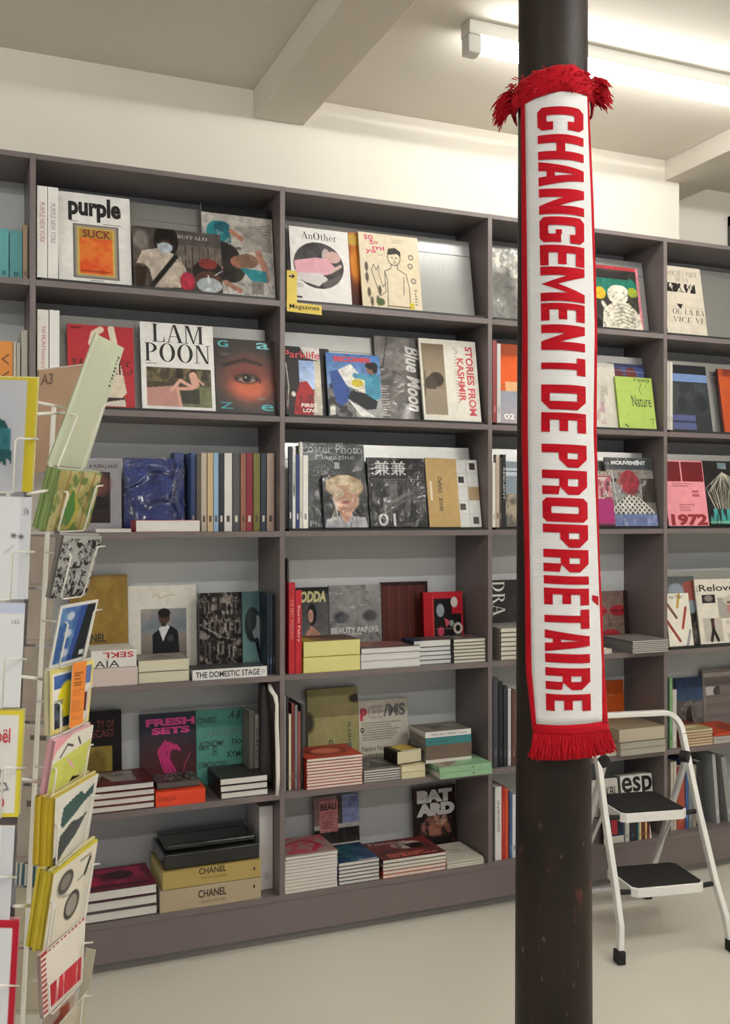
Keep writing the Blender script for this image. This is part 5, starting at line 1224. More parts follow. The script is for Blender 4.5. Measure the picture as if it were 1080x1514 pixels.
stack(4, 936, 990, 948, 7, '6a6662', 'grey magazine in the wide stack right of the column', pages='c4c0b8', depth=.22, draw=d, top='7a7670', name='magazine', cat='magazine', Yf=-.038, jit=.002)
stack(4, 880, 906, 961, 2, 'd0cbbd', 'small cream pamphlet lying beside the scarf, fourth shelf', pages='d0cbbd', depth=.10, Yf=.012, spine='left')
spines(5, [(729.5, 737, 1003, '3a3e44', 'dark magazine leaning at the divider, fifth shelf', '', '55585c'), (738, 744, 1008, '1a1b1d', 'black magazine left of the column, fifth shelf', '', '3a3a3a'), (745, 750.5, 1014, '24272b', 'black-blue magazine left of the column, fifth shelf', '', '3c4044'), (751.5, 756, 1018, 'b9bcbe', 'silver-white slim spine left of the column, fifth shelf', '', 'e0e0e0'), (757, 763, 1020, '5a3a34', 'brown slim spine touching the column, fifth shelf', '', '7a5a50')], Y0=.03, depth=.18)
face(5, 868, 925.5, 990, 'b04e1e', 'plain orange book beside the bottom of the scarf', lambda a: a.noise(3, 3, 'a0461c', .5, 2), [('the\nfurniture\nday', (.46, .14, .76, .34), 'c8885a')], Y0=.215, name='book', cat='book', t=.015, h=.27)
tl = stack(5, 918, 985.5, 1099, 2, '8d867a', 'grey-edged large book under the tan one behind the stool', pages='a8a294', depth=.21, Yf=-.018, labels=['lower grey-edged large book behind the stool handle', 'upper grey-edged large book behind the stool handle'])
stack(5, 916, 984, 1079, 1, 'a0917a', 'large tan book topping the pile behind the stool handle', pages='b8ae98', depth=.205, Yf=-.016, base=h_at(x_at(918, -.018), -.018, SH[4], 1099) + .0006, draw=lambda a: a.noise(3, 3, '9a8c74', .5, 2), top='94866c')
stack(5, 872, 915, 1107, 3, 'c6c1b2', 'loose white paper sheets beside the pile behind the stool', pages='cfcabc', depth=.20, Yf=.010, jit=.004, name='magazine', cat='magazine')
spines(6, [(732.5, 742, 1164, 'd6d4ce', 'white spine with black capitals left of the column, bottom shelf', 'CURA: #1 NEW WORLD AGENCY', '1c1c1c'), (742.5, 747, 1163, 'a8261c', 'red spine beside the white lettered one', 'HYPERFREEDOM', 'd8604a'), (747.3, 752, 1166, 'c24a26', 'orange spine beside the red one, bottom shelf', '', 'a83a1c'), (753.5, 757.5, 1172, '3f567c', 'slate-blue spine left of the column, bottom shelf', '', '6a86a8'), (758, 764, 1175, 'c9ccce', 'pale grey spine touching the column, bottom shelf', '', '8a8a8a')], Y0=.02, depth=.2)
sb = MB()
dsk = empty('display_rack', (x_at(872, .03), .03, SH[5] + .0003), label='low slanted display riser behind the stool steps', cat='riser')
wr = x_at(955, .03) - x_at(872, .03)
MB().box(0, .012, 0, wr, .15, .100).build('riser', M_LAM, dsk)
def d(a): a.rect(.0, .0, 1, .08, 'bdb9b0').rect(.42, .84, .8, 1, '8a2a2c').noise(4, 4, 'bfbab0', .4, 2)
face(6, 868, 917, 1148, 'c9c5bb', 'cream magazine with scattered black letters behind the stool', d, [('INKBL', (.38, .22, .98, .50), '3a3836', K(bold=.01))], Y0=.055, dz=.102, lean=8, t=.010, h=.150)
def d(a): a.rect(0, 0, 1, 1, 'd0cec9')
face(6, 920.5, 967, 1137, 'd0cec9', 'white box-like magazine with huge black lowercase title', d, [('esp', (.03, .04, .99, .66), '0f0e0e', K(bold=.02))], Y0=.055, dz=.102, lean=6, t=.05, h=.150, side='8f8d8a', res=300)
def d(a): a.noise(4, 5, '2a3c5a', .7, 3).rect(0, .86, 1, 1, 'c4c0b8').ell(.55, .35, .2, .25, 'b07a70').poly([(.3, .2), (.55, .5), (.8, .2), (.86, .26), (.56, .62), (.25, .28)], 'cfc6bc').rect(.42, .5, .7, .82, 'a02a34').ell(.2, .6, .2, .2, '24406c')
face(6, 893, 923, 1195, '1a1a22', 'dark magazine with red and blue figure seen under the upper step', d, Y0=.006, dz=.0, lean=4, t=.014, h=.20, pages='cfccc4')
spines(6, [(925, 931, 1190, 'b9b7b2', 'pale grey spine under the upper step of the stool', '', '8a8884'), (931.5, 942, 1188, '10131a', 'wide black spine under the upper step of the stool', '', '2a4a6a'), (942.5, 945, 1190, '3a6a74', 'teal sliver of a spine under the upper step', '', '2a4a54'), (945.3, 948.5, 1191, 'cfc38a', 'pale yellow spine under the upper step', '', 'a89a5a'), (949, 954, 1190, '5c2420', 'dark red spine under the upper step', '', '8a4a40'), (954.3, 957, 1190, 'c8b466', 'mustard spine under the upper step', '', '8a7a3a'), (957.3, 961, 1189, '7c1f24', 'crimson spine under the upper step', '', '5a1418'), (961.5, 964, 1192, 'd8d4cc', 'leaning white booklet under the upper step', '', 'a8a49c', -9)], Y0=.004, depth=.034)

# ------------------------------------------------------------------ fourth column at the right picture edge
def d(a): a.noise(3, 4, 'cbc2b0', .4, 2).rect(0, .58, 1, .6, 'b8ae9c', .5).poly([(.30, .55), (.46, .55), (.39, .63)], '1d1a18').noise(14, 10, '1d1a18', .95, 3, .5, .56, box=(.02, .25, .82, .38)).noise(3, 3, 'd8d0c0', .5, 4, box=(0, .62, 1, 1))
face(1, 988.5, 1047.5, 391, 'cfc6b5', 'beige magazine with grey serif capitals at the right edge, top shelf', d, [('VOLTE / FACE', (.14, .065, .90, .145), '6f6a60', K(roman=True, shear=.15)), ('DE LA', (.34, .16, .66, .225), '6f6a60', K(roman=True)), ('OU LA BA', (.18, .62, .98, .71), '4a463e', K(roman=True, shear=.15)), ('& VICE VE', (.18, .74, .98, .82), '4a463e', K(roman=True, shear=.15))])
spines(2, [(987.5, 991, 534.5, 'c2bcb0', 'cream slim spine against the last divider, second shelf', '', '9a948a'), (991.5, 995.5, 535, 'd0ccc2', 'white slim spine left of the navy photo magazine', '', 'aaa69c')], Y0=.014, depth=.045, dz=LEDGE + .001)
def d(a): a.rect(0, 0, 1, .13, '191c22').rect(0, .14, 1, .25, '6f8ab8').rect(.02, .28, 1, .72, '3a3f42').noise(6, 6, '24282c', .8, 3, box=(.02, .28, 1, .72)).ell(.3, .6, .12, .1, '23272a').ell(.8, .58, .16, .12, '1f2426').rect(.02, .76, .6, .98, '4f5680').rect(.02, .85, .6, .88, '2c3448').rect(.6, .76, 1, .99, '272c30')
face(2, 996.5, 1055, 538, '2c3236', 'navy and grey photo magazine at the right edge, second shelf', d, Y0=.034, t=.010, side='b8b8b4')
def d(a): a.rect(.0, .12, 1, 1, 'b04a20').rect(0, 0, 1, .12, '7a2c20').noise(4, 4, 'c85c28', .6, 3)
face(2, 1073, 1120, 545, 'a0401e', 'orange-red magazine cut by the right picture edge', d, Y0=.034, t=.014, side='7a2420')
def d(a): a.rect(.02, .02, .42, .32, '6a0a16').rect(.455, .02, .98, .32, '6a0a16').rect(.66, .46, .82, .495, 'b0505c').rect(.67, .52, .83, .555, 'b0505c').lines(.2, .345, .75, .42, 2, 'b86a74', .5).lines(.3, .67, .7, .79, 3, 'b86a74', .5)
face(3, 990, 1049.5, 680, 'de909a', 'pink magazine with dark red blocks and a cropped year', d, [('1972', (.07, .82, .97, .995), '8a0c1a', K(bold=.05))], Y0=.020, t=.010)
def d(a):
    for i in range(26):
        x = .05 + i * .034; a.line([(.45, .18), (x, .42 + .1 * math.sin(i)), (.2 + x * .5, .74 + .05 * math.sin(i * 2.1))], .012, ['b8b2a2', 'd8d3c4', '8a8578'][i % 3], .9)
    a.rect(.36, .03, .56, .12, '6d8088').noise(8, 4, '3f9a98', .95, 3, .3, .45, box=(.08, .74, .9, .97)).noise(14, 3, '1a1816', .9, 6, .5, .6, box=(.05, .74, .95, 1)).rect(.05, .93, 1, .96, '9ab08a', .7)
face(3, 1048, 1112, 681, '171413', 'black magazine with a white net bag and teal lettering', d, Y0=.036, t=.010, grit=0.2)
def d(a): a.grad(0, .3, '4a5050', '6a7476').ell(.4, .22, .25, .12, '8a94a0').poly([(.6, .1), (1, .05), (1, .4), (.7, .36)], '8a4a42').rect(0, .4, 1, 1, '26221f').noise(8, 10, '6a6460', .8, 3, .48, .65, box=(0, .4, 1, 1)).ell(.85, .45, .12, .1, '7d8a94')
face(4, 990, 1037, 853, '4a4a4a', 'dark street-photo magazine behind the striped white one', d, Y0=.044, lean=9.5, dz=LEDGE)
def d(a):
    for p, c in (([(.0, .14), (.40, .46)], '6a4a3c'), ([(.0, .52), (.46, .9)], '8a3430'), ([(.82, .28), (.62, .66)], '9a3a34'), ([(.60, .02), (.48, .26)], 'b89a3a'), ([(.92, .72), (.74, 1)], '8a8c8e')): a.line(p, .10, c)
face(4, 991, 1026.5, 878, 'dcd8cb', 'white magazine with red and brown diagonal bars', d, [('k by Flat', (.02, .03, .74, .12), '2c2a26', K(shear=.2))], Y0=.018, lean=9.5, dz=LEDGE)
def d(a):
    a.rect(.10, .24, .34, .37, '241e1e').ell(.22, .30, .08, .05, '8a827e', .9, .5).rect(.38, .30, 1, .62, '9c9890').ell(.72, .46, .18, .16, 'b0786c').ell(.72, .34, .24, .09, 'b8b2a4').rect(.55, .36, .95, .39, '5a4a44').ell(.72, .58, .06, .02, '8a3a3a')
    a.rect(.08, .60, .42, .97, 'b3ada0').ell(.25, .64, .035, .03, '1d1816').line([(.25, .67), (.25, .78)], .06, '4a2a2a').line([(.25, .78), (.20, .95)], .05, '1d1a1a').line([(.25, .78), (.32, .95)], .05, '1d1a1a').lines(.5, .66, .98, .72, 3, '8a857a', .4).lines(.5, .86, .98, .96, 5, '8a857a', .4)
face(4, 1037.5, 1118, 857, 'd6d0c2', 'cream magazine with bold black title and small photographs', d, [('Reloved', (.07, .085, .83, .19), '151312', K(bold=.012)), ('THE', (.01, .09, .05, .20), '3a3834', K(rot=90))], Y0=.026, lean=9.5, dz=LEDGE, t=.012)
spines(5, [(990.5, 994.5, 1003, '6f9a6e', 'green slim book against the last divider, fifth shelf', '', '4a7a4c'), (995, 1001, 1020, 'b9b6ae', 'short pale booklet beside the green slim book', '', 'dcdad4')], Y0=.02, depth=.2)
def d(a): a.grad(0, .45, '1d3054', '3a5068').rect(0, .42, 1, 1, '55504e').poly([(.0, .62), (.3, .46), (.55, .40), (.62, .46), (1, .44), (1, 1), (0, 1)], '6a6462').poly([(.3, .98), (.34, .62), (.50, .50), (.64, .98)], '141312').noise(9, 9, '3a3634', .6, 3, box=(0, .5, 1, 1))
face(5, 1003, 1042, 1003, '2c3e58', 'blue book with a dark mountain at the right edge', d, name='book', cat='book', t=.014, grit=0.2)
def d(a):
    for i in range(30): a.rect(.06, .16 + i * .026, .96, .172 + i * .026, '5a5250', .8)
    a.rect(.04, .05, 1, .12, 'a8a29c').rect(.08, .28, .42, .42, 'b5b2ac').noise(6, 6, '2a2624', .8, 3, .5, .6, box=(.08, .28, .42, .42))
face(5, 1042.5, 1100, 991, '7d7470', 'grey book covered with fine lines of text at right edge', d, name='book', cat='book', t=.014)
def d(a): a.rect(0, 0, .5, 1, 'a8986a').ell(.5, .7, .25, .1, 'd8d0b0').rect(.4, 0, 1, .5, '6a2a28').noise(4, 3, '7a3a30', .6, 3, box=(.3, 0, 1, .5))
stack(5, 1008, 1055, 1081, 6, '8a4a44', 'cream-edged magazine in the stack behind the stool handle', pages='c4b894', depth=.20, draw=d, top='a8986a', name='magazine', cat='magazine', Yf=.008)
stack(5, 1056, 1110, 1084, 3, 'a8a49c', 'grey-edged magazine at the right edge, fifth shelf', pages='a8a29a', depth=.2, draw=lambda a: a.noise(4, 3, '6a2a1c', .6, 3), top='b8421c', name='magazine', cat='magazine', Yf=.012, labels=['lowest pale magazine at the right edge, fifth shelf', 'middle pale magazine at the right edge, fifth shelf', 'red-orange magazine topping the pile at the right edge'], covers=['a8a49c', '9a948c', 'b8421c'], pagelist=['b3aea6', 'a8a29a', 'b8421c'])
spines(6, [(992, 996, 1127, 'b9b2a2', 'beige slim spine left of the stool leg, bottom shelf', '', '8a8474'), (996.5, 1000.5, 1126, 'c4bcae', 'cream slim spine left of the stool leg, bottom shelf', '', '9a9282'), (1001, 1013, 1134, '96412f', 'brick-red wide spine seen through the stool', '', 'b0604a'), (1014, 1018, 1126, '35558a', 'bright blue slim spine seen past the stool leg', '', '6a8ac0'), (1018.5, 1024, 1132, '6a7478', 'blue-grey spine right of the stool leg', '', '8a9296'), (1024.5, 1030, 1131, '8a8070', 'khaki slim spine right of the stool leg', '', '6a6250'), (1033, 1044, 1126, '1b1d22', 'wide black spine on the bottom shelf at right', '', '3a3c40', -3), (1060, 1065, 1114, 'a3a5a4', 'tall glassy grey spine leaning on the bottom shelf', '', 'c8caca', -5), (1077, 1084, 1118, '8d8d8a', 'leaning silver-grey spine at the right edge, bottom shelf', '', 'b8b8b4', -8)], Y0=.05, depth=.17)

# ================================================================== postcard rack in the left foreground
rack = empty('postcard_rack', tuple(dep(20, 761, 1.45)[:2]) + (0,), label='white wire postcard spinner rack at the left edge', cat='rack')
RL = np.array(rack.location)
M_WIRE = mat('dcd9d0', 0.35, name='white_wire')
def lp(u, v, z): return dep(u, v, z) - RL
def wire(pts, r, name):
    o = MB().tube([lp(*p) for p in pts], r, 8).build(name, M_WIRE, rack); o.data.shade_smooth(); return o
def tray_part(name, pts, r):
    return wire(pts, r, name)
# posts run down to a round foot
for u0, v0, u1, v1, z in ((80, 598, 33, 1514, 1.50), (20, 560, -20, 1514, 1.50)):
    a = dep(u0, v0, z); b = dep(u1, v1, z); k = (a[2] - 0.02) / (a[2] - b[2])
    foot = a + (b - a) * k
    MB().tube([a - RL, foot - RL], 0.0036, 10).build('post', M_WIRE, rack)
cf = np.array([RL[0], RL[1], 0.0])
fa = dep(80, 598, 1.5) + (dep(33, 1514, 1.5) - dep(80, 598, 1.5)) * ((dep(80, 598, 1.5)[2] - 0.02) / (dep(80, 598, 1.5)[2] - dep(33, 1514, 1.5)[2]))
fb = dep(20, 560, 1.5) + (dep(-20, 1514, 1.5) - dep(20, 560, 1.5)) * ((dep(20, 560, 1.5)[2] - 0.02) / (dep(20, 560, 1.5)[2] - dep(-20, 1514, 1.5)[2]))
mid = (fa + fb) / 2 - RL; mid[2] = 0
MB().tube([mid + (0, 0, .0005), mid + (0, 0, .02), mid + (0, 0, .035)], [.20, .20, .12], 36).build('foot', M_WIRE, rack)
# cards: picture corners TL, TR, BR, BL with a distance for the left and the right edge; t = thickness of the bundle
def mixc(h):
    c = hx(h); return '%02x%02x%02x' % tuple(int(v * .45 + 215 * .55) for v in c)
def card(label, q, zl, zr, bg, draw=None, texts=(), t=0.002, name='postcard', cat='card', film=None, rough=0.45, side='d8d4c8', res=600, lean=0.0):
    P = [dep(q[0][0], q[0][1], zl + lean), dep(q[1][0], q[1][1], zr + lean), dep(q[2][0], q[2][1], zr), dep(q[3][0], q[3][1], zl)]
    O = P[3]
    ex = P[2] - P[3]; ez = P[0] - P[3]
    w, h = np.linalg.norm(ex), np.linalg.norm(ez)
    exn = ex / w; n = np.cross(exn, ez / h); n /= np.linalg.norm(n)            # points away from the camera side
    if n @ (O - CAM) < 0: n = -n
    root = empty(name, O, label=label, cat=cat)
    art = Art(w, h, res, bg)
    if draw: draw(art)
    def at(a, b, off=0.0):                                                        # bilinear on the card, b downwards
        return (P[0] * (1 - a) + P[1] * a) * (1 - b) + (P[3] * (1 - a) + P[2] * a) * b - O - n * off
    me = cover_mesh('front', w, h, t, art, side, print_mat(rough))
    co = np.zeros(len(me.vertices) * 3); me.vertices.foreach_get('co', co); co = co.reshape(-1, 3)
    new = np.array([at(c[0] / w, 1 - c[2] / h, -c[1]) for c in co])
    me.vertices.foreach_set('co', new.ravel()); me.update()
    c_ = obj('front', me, root)
    if t > 0.0015:
        ns = max(1, int(round(t / .005))); st = t / ns
        for i in range(ns):
            f4 = [at(a, b, -0.0003 - i * st) for a, b in ((0, 0), (1, 0), (1, 1), (0, 1))]
            if i: f4 = [p + np.array([0, 0, .003 * math.sin(2.3 * i)]) - (P[1] - P[0]) * .015 * math.cos(3.1 * i) for p in f4]
            MB().prism(f4, n * (st - .0012)).build('paper' if ns == 1 else 'card_behind', mat(side if i % 2 == 0 or ns == 1 else mixc(side), .6), root)
    for tx in texts:
        kw = dict(tx[3]) if len(tx) > 3 else {}
        roman = kw.pop('roman', False); rot = kw.pop('rot', 0)
        v, f = roman_text(tx[0], kw.get('shear', 0)) if roman else raw_text(tx[0], kw.get('bold', 0), kw.get('shear', 0))
        v = v - v.min(0)
        if rot == -90: v = np.stack([v[:, 1].max() - v[:, 1], v[:, 0]], 1)
        v = v / np.maximum(v.max(0), 1e-6); x0, y0, x1, y1 = tx[1]
        m2 = bpy.data.meshes.new('lettering'); m2.from_pydata([tuple(at(x0 + a * (x1 - x0), y1 + b * (y0 - y1), .0005)) for a, b in v], [], f); m2.materials.append(mat(tx[2], .6))
        obj('lettering', m2, c_)
    if film:
        mb = MB(); 
        for j in range(7):
            for i in range(7): mb.v.append(tuple(at(i / 6 * 1.04 - .02, j / 6 * 1.04 - .02, .0015 + .0015 * vnoise(np.array(i * .8), np.array(j * .8), 3))))
        for j in range(6):
            for i in range(6): k = j * 7 + i; mb.f.append((k, k + 7, k + 8, k + 1))
        mb.build('sleeve', film_mat(*film), root).data.shade_smooth()
    return at, O
def pocket(q, zl, zr, a0=0.22, a1=0.93, b0=0.35, hook=(-26, 8), dz=-.012, short=True):
    """wire pocket in front of a card: two uprights with outward hooks and a bottom loop"""
    def P(a, b):
        u = (q[0][0] * (1 - a) + q[1][0] * a) * (1 - b) + (q[3][0] * (1 - a) + q[2][0] * a) * b
        v = (q[0][1] * (1 - a) + q[1][1] * a) * (1 - b) + (q[3][1] * (1 - a) + q[2][1] * a) * b
        return u, v, zl * (1 - a) + zr * a + dz
    ul, vl, z1 = P(a0, b0); ur, vr, z2 = P(a1, b0 - .12)
    ub, vb, z3 = P(a0, 1.02); uc, vc, z4 = P(a1, 1.02)
    wire([(ul + hook[0], vl - 3, z1 + .05), (ul - 2, vl, z1), (ul, vl + 3, z1), (ub, vb - 3, z3), (ub + 3, vb, z3), (uc - 3, vc, z4), (uc, vc - 3, z4), (ur, vr + 3, z2), (ur + 2, vr, z2), (ur + hook[1], vr - 1, z2 + .03)], .0013, 'wire_pocket')
# right-hand column, seen obliquely, top to bottom
q = [(141.7, 493), (183.6, 514.7), (127, 692), (70, 687)]
card('pale green tall folded card leaning at the top of the rack', q, 1.37, 1.41, 'c3cbb2', lambda a: a.noise(3, 4, 'b9bfa6', .6, 3).rect(0, 0, .12, 1, 'd0d6c0', .6).noise(6, 8, 'a8a898', .5, 5, .55, .7, box=(.4, .35, .8, .7)).lines(.90, .08, .955, .34, 9, '3a3c30', .6), t=.004, side='bfc4ac', name='greeting_card', lean=.01)
pocket(q, 1.37, 1.41, .30, .93, .60, (-45, 10))
q = [(90, 695), (151, 700), (130, 783), (68, 785)]
def d(a):
    a.noise(4, 4, 'b8ac6a', .9, 3, .4, .6).noise(5, 6, '6d8a4a', .9, 6, .48, .6).line([(.25, 0), (.2, 1)], .03, 'a8764c').line([(.55, 0), (.5, 1)], .025, 'a8764c').line([(.85, 0), (.75, 1)], .03, 'a8764c').poly([(.4, .3), (.6, .5), (.5, .9), (.3, .7)], '5a9448').line([(.5, .4), (.62, .7), (.5, .95)], .06, 'cfc052')
card('bundle of yellow-green map cards in a wire pocket', q, 1.36, 1.42, 'd2c890', d, t=.03, side='7b9056', film=(.2, 10, .4))
pocket(q, 1.36, 1.42, .30, .93, .35, (-38, 10))
q = [(95, 792), (151, 793), (127, 880), (75, 885)]
def d(a): a.noise(11, 13, 'd8d8d6', .95, 3, .5, .56).noise(20, 22, 'c0c0be', .9, 7, .56, .6).rect(0, 0, 1, .04, 'c0bfbb').line([(.3, .75), (.35, .55), (.5, .7), (.42, .85)], .03, 'dcdcda').line([(.55, .45), (.6, .3), (.7, .5)], .03, 'dcdcda')
card('black and white doodle card in a clear sleeve', q, 1.355, 1.42, '1b1b1c', d, t=.010, side='77726c', film=(.3, 9, .4))
pocket(q, 1.355, 1.42, .30, .93, .30, (-38, 12))
q = [(90.5, 896), (146, 886), (127, 973), (73, 989)]
def d(a):
    a.rect(0, 0, 1, 1, 'd8d6d0').rect(.05, .04, .95, .96, '3d5f96').noise(4, 4, '6f9ac0', .7, 3, box=(.05, .04, .5, .96)).rect(.56, .04, .95, .96, '1d242a').poly([(.42, .96), (.56, .04), (.72, .04), (.56, .96)], '2c4a8c')
    for y in (.2, .48, .8): a.ell(.32, y, .1, .07, 'c8ccd4', .9, .4)
    a.rect(.74, .82, .86, .9, 'dcdcdc')
card('blue photo postcard with white border', q, 1.35, 1.425, 'd8d6d0', d)
pocket(q, 1.35, 1.425, .28, .93, .30, (-38, 12))
q = [(74, 992), (139.5, 975), (131, 1066), (75, 1088)]
def d(a):
    a.rect(0, 0, 1, 1, 'd8ca78').rect(.05, .06, .95, .94, 'e2dfd4').rect(.08, .10, .6, .32, '3f5f9a').rect(.76, .06, .95, .36, '5a6ea8').ell(.42, .52, .24, .30, 'd8c62c').rect(.08, .52, .26, .94, '23262e').noise(8, 8, '6a7080', .7, 3, box=(.08, .5, .3, .94)).rect(.3, .78, .55, .94, '2a3040').rect(.78, .5, .9, .8, '5a2a34')
card('yellow-bordered illustrated card behind the orange slip', q, 1.345, 1.425, 'd8ca78', d, t=.010, side='d5cfa8', name='greeting_card')
pocket(q, 1.345, 1.425, .26, .93, .55, (-36, 8))
q2 = [(108, 980), (128.6, 977), (122, 1074), (102.5, 1077)]
card('orange paper slip with handwriting on the illustrated card', q2, 1.37, 1.405, 'e0863c', lambda a: a.lines(.15, .15, .8, .40, 5, '6a3a1c', .35).lines(.1, .42, .9, .9, 12, 'c87434', .35), t=.0012, name='paper_slip', cat='slip')
q = [(82, 1096), (138.4, 1072), (126, 1158), (66, 1196)]
def d(a): a.line([(.2, .3), (.35, .14), (.5, .2)], .03, '1b1b1b').line([(.62, .1), (.7, .22)], .03, '1b1b1b').poly([(.02, .36), (1, .22), (1, .66), (.0, .94)], 'ccd06a').noise(5, 4, 'b8c45a', .6, 3, box=(0, .4, 1, .8)).poly([(.4, .95), (.6, .72), (.8, .78), (.7, .95)], '1d1c1a').poly([(0, .0), (.45, .0), (.1, .16), (0, .3)], 'e08a9a', .8)
card('white card with yellow-green label and pink edge', q, 1.335, 1.42, 'e0dcd0', d, t=.012, side='dba6ae', name='greeting_card')
pocket(q, 1.335, 1.42, .16, .95, .45, (-32, 6))
q = [(82, 1181), (146, 1143), (130, 1242), (78, 1282)]
def d(a): a.poly([(.15, .45), (.2, .22), (.45, .15), (.62, .12), (.7, .2), (.92, .12), (.92, .26), (.7, .32), (.5, .42), (.2, .52)], '37524f').poly([(.1, .85), (.15, .62), (.45, .50), (.62, .54), (.85, .50), (.6, .74), (.3, .88), (.1, 1)], '45494b').rect(0, .88, .1, 1, '2b3438')
card('white card with two dark bottle shapes', q, 1.325, 1.42, 'd3d0c6', d, t=.03, side='c4a92e', name='greeting_card')
pocket(q, 1.325, 1.42, .10, .90, .42, (-34, 14))
q = [(80, 1291), (145, 1241), (128, 1353), (63, 1406)]
def d(a):
    a.rect(0, 0, 1, .03, 'd2c63a').ell(.30, .28, .16, .15, '77716a', .9, .4).ring(.32, .26, .14, .12, .2, '4a4540').ell(.55, .66, .16, .17, '8a847a', .9, .4).ring(.55, .66, .15, .16, .15, '3f3a36').line([(.62, .12), (.86, .12), (.8, .34), (.62, .38)], .015, '4a4640').line([(.86, .18), (.78, .34)], .06, '2c2926').line([(.15, .95), (.15, .55)], .012, '8a8478').line([(.3, .45), (.5, .5)], .012, '6a655c')
card('cream card with pencil drawings of plums', q, 1.315, 1.42, 'd8d2c2', d, t=.026, side='cbb93a', name='greeting_card')
pocket(q, 1.315, 1.42, .10, .93, .42, (-30, 12))
q = [(60, 1413), (127, 1353), (122, 1452), (65, 1506)]
def d(a):
    for i in range(12):
        a.rect(i / 12, 0, i / 12 + .042, .06, 'a8222e'); a.rect(0, i / 12, .10, i / 12 + .042, 'a8222e')
    a.rect(.16, .58, .94, .93, 'bf2c3a').line([(.36, .58), (.30, .93)], .06, 'e2d8cc').line([(.5, .58), (.48, .93)], .03, 'e2d8cc').line([(.84, .5), (.82, .9)], .02, 'e2d8cc').noise(12, 3, 'a01c2a', .6, 3, box=(.16, .58, .94, .93))
card('red and white striped airmail-style envelope', q, 1.30, 1.42, 'ddd7cb', d, t=.006, side='c9b4ac', name='envelope', cat='envelope')
pocket(q, 1.30, 1.42, .16, .97, .52, (-26, 14))
q = [(128, 1402), (142, 1405), (130, 1478), (116, 1480)]
card('grey-beige card edge behind the striped envelope', q, 1.43, 1.44, 'a39c88', None, t=.002)
q = [(66, 1506), (112, 1468), (96, 1560), (58, 1590)]
def d(a): a.poly([(.1, .3), (.8, .05), (.9, .3), (.2, .8)], 'a8444a').rect(.5, .05, .75, .3, 'a8441c')
card('pinkish card at the bottom of the rack', q, 1.31, 1.40, 'b9a496', d, t=.004)
q = [(90, 1514), (131, 1465), (120, 1570), (82, 1610)]
card('pale grey card lowest in the right-hand row', q, 1.30, 1.38, 'b5ae9a', lambda a: a.noise(3, 3, 'a8a18e', .5, 2), t=.003)
pocket(q, 1.30, 1.38, .1, .8, .1, (-14, 14))
# left-hand column, facing the room, top to bottom
LZ = 1.22
def L(label, tr, br, top, bot, bg, draw=None, texts=(), t=.004, side='d8d4c8', name='greeting_card', film=None, cat='card', xl=-78):
    q = [(xl, top), (tr, top + 3), (br, bot), (xl - 6, bot)]
    card(label, q, LZ, LZ + .02, bg, draw, texts, t=t, side=side, name=name, film=film, cat=cat, res=500)
    a = (br + 0) - 26
    wire([(xl, top + .58 * (bot - top), LZ + .05), (xl + 20, top + .58 * (bot - top), LZ - .012), (xl + 20, bot + 1, LZ - .012), (a, bot + 1, LZ - .012), (a + 3, top + .56 * (bot - top), LZ - .012), (a + 7, top + .54 * (bot - top), LZ - .012), (a + 36, top + .545 * (bot - top), LZ + .03)], .0014, 'wire_pocket')
def d(a): a.rect(0, 0, 1, 1, 'd2d3d8').rect(.90, 0, 1, 1, 'dcc92e').rect(0, 0, 1, .025, 'dcc92e').poly([(.58, .34), (.68, .40), (.74, .52), (.75, .76), (.70, .70), (.68, .80), (.64, .72), (.62, .78), (.3, .7), (.3, .4)], '1f5f60').noise(5, 4, '3f8f96', .8, 3, .5, .65, box=(.3, .45, .74, .62))
L('card with dark green tree and bright yellow edge, topmost left', 55, 46, 556, 727, 'd2d3d8', d, side='d2c230', t=.010, film=(.5, 7, .7))
def d(a): a.rect(.86, 0, 1, 1, 'c9ccd0').ell(.80, .38, .03, .02, '55565a').ell(.89, .39, .03, .02, '55565a').line([(.7, .55), (.8, .48)], .01, '9a9a9e').line([(.93, .12), (.96, .14)], .02, '777777')
L('white card with pencilled number, second in the left row', 47, 41, 732, 886, 'd8d9db', d, [('24', (.90, .135, .97, .175), '6a6a6e')])
def d(a): a.rect(0, 0, 1, .10, 'c0c8dc').line([(.6, .4), (.66, .46)], .02, '333333')
L('white card with pale blue top strip, third in the left row', 37, 29, 889, 1046, 'dcddde', d, [('165', (.84, .16, .94, .20), '77777a')])
def d(a): a.rect(.0, 0, 1, 1, 'd6c63c').rect(.04, .045, .94, .965, 'e0ded8').line([(.6, .62), (.74, .56), (.7, .64), (.62, .64)], .02, '3a3a3c').line([(.62, .70), (.8, .68), (.84, .74), (.7, .76)], .02, '3a3a3c')
L('yellow-bordered Christmas card with red lettering', 35, 27, 1049, 1208, 'd6c63c', d, [('Noël', (.52, .16, .84, .30), 'c0424a', K(bold=.02)), ('en', (.62, .82, .80, .90), 'c0424a', K(bold=.02))], t=.010, side='cdbb34')
L('plain white card, fifth in the left row', 22, 14, 1219, 1362, 'dfe0e2', lambda a: a.rect(.80, 0, 1, 1, 'd0d2d6'))
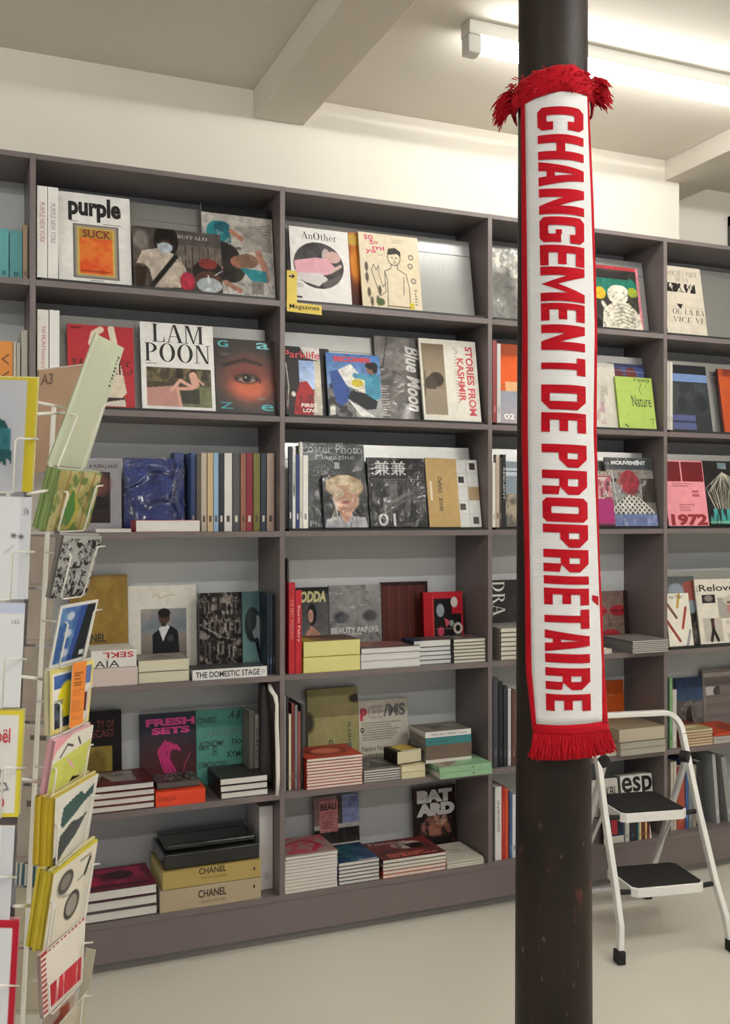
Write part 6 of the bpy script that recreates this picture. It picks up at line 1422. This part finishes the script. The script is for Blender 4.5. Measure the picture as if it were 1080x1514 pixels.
def d(a): a.rect(0, 0, 1, 1, 'b01c30').rect(0, .06, .90, .97, 'd9dadd').line([(.6, .5), (.72, .48), (.72, .66), (.66, .7)], .012, '2a2a2a')
L('white card with a thick red border, lowest in the left row', 28, 18, 1359, 1540, 'b01c30', d, [('et', (.70, .82, .78, .86), '2a2a2a', K(shear=.3))], t=.008, side='a8202e')
# backs of the cards in the rear rows
q = [(57, 548), (135, 538), (118, 690), (50, 700)]
card('brown kraft envelope with a stencilled size mark behind the green card', q, 1.56, 1.60, '9a7f67', lambda a: a.noise(3, 3, '937a63', .5, 2), [('A3', (.05, .04, .28, .15), '5c4536', K(bold=.03))], t=.01, side='8a705a', name='envelope', cat='envelope')
for i, (t0, b0, ul, ur, c) in enumerate(((700, 790, 48, 84, 'a39c96'), (793, 868, 46, 82, '968a80'), (872, 952, 43, 80, '9a8f84'), (956, 1066, 36, 76, '93887e'), (1070, 1158, 35, 72, 'a0968c'), (1162, 1275, 28, 66, '8f867c'), (1312, 1400, 24, 66, 'a49c88'), (1404, 1500, 26, 64, '9c947f'))):
    q = [(ul, t0), (ur, t0 + 2), (ur - 4, b0), (ul - 4, b0)]
    def d(a, i=i):
        a.noise(2, 3, 'ffffff', .06, i).rect(.0, .92, 1, .94, '6a6058', .5)
        if i in (4, 5): a.lines(.3, .18, .95, .28, 1, '55504a', .9)
    card('grey-brown back of a card in the rear of the rack, %s from the top' % ['first', 'second', 'third', 'fourth', 'fifth', 'sixth', 'seventh', 'eighth'][i], q, 1.60, 1.62, c, d, t=.003, side='8d847a')
q = [(24, 1275), (62, 1283), (60, 1312), (22, 1308)]
card('teal and white striped card glimpsed between the rows', q, 1.585, 1.60, 'b3b0a8', lambda a: [a.rect(.05 + i * .2, 0, .15 + i * .2, 1, '35525a') for i in range(5)], t=.002)
# horizontal hoops that tie posts and pockets together
for i, (u0, v0, u1, v1) in enumerate(((55, 595, 96, 603), (55, 612, 98, 610), (40, 730, 95, 722), (30, 1000, 80, 1006), (22, 1150, 80, 1160), (20, 1340, 64, 1338))):
    wire([(u0, v0, 1.27), (u1, v1, 1.46)], .0022, 'hoop')
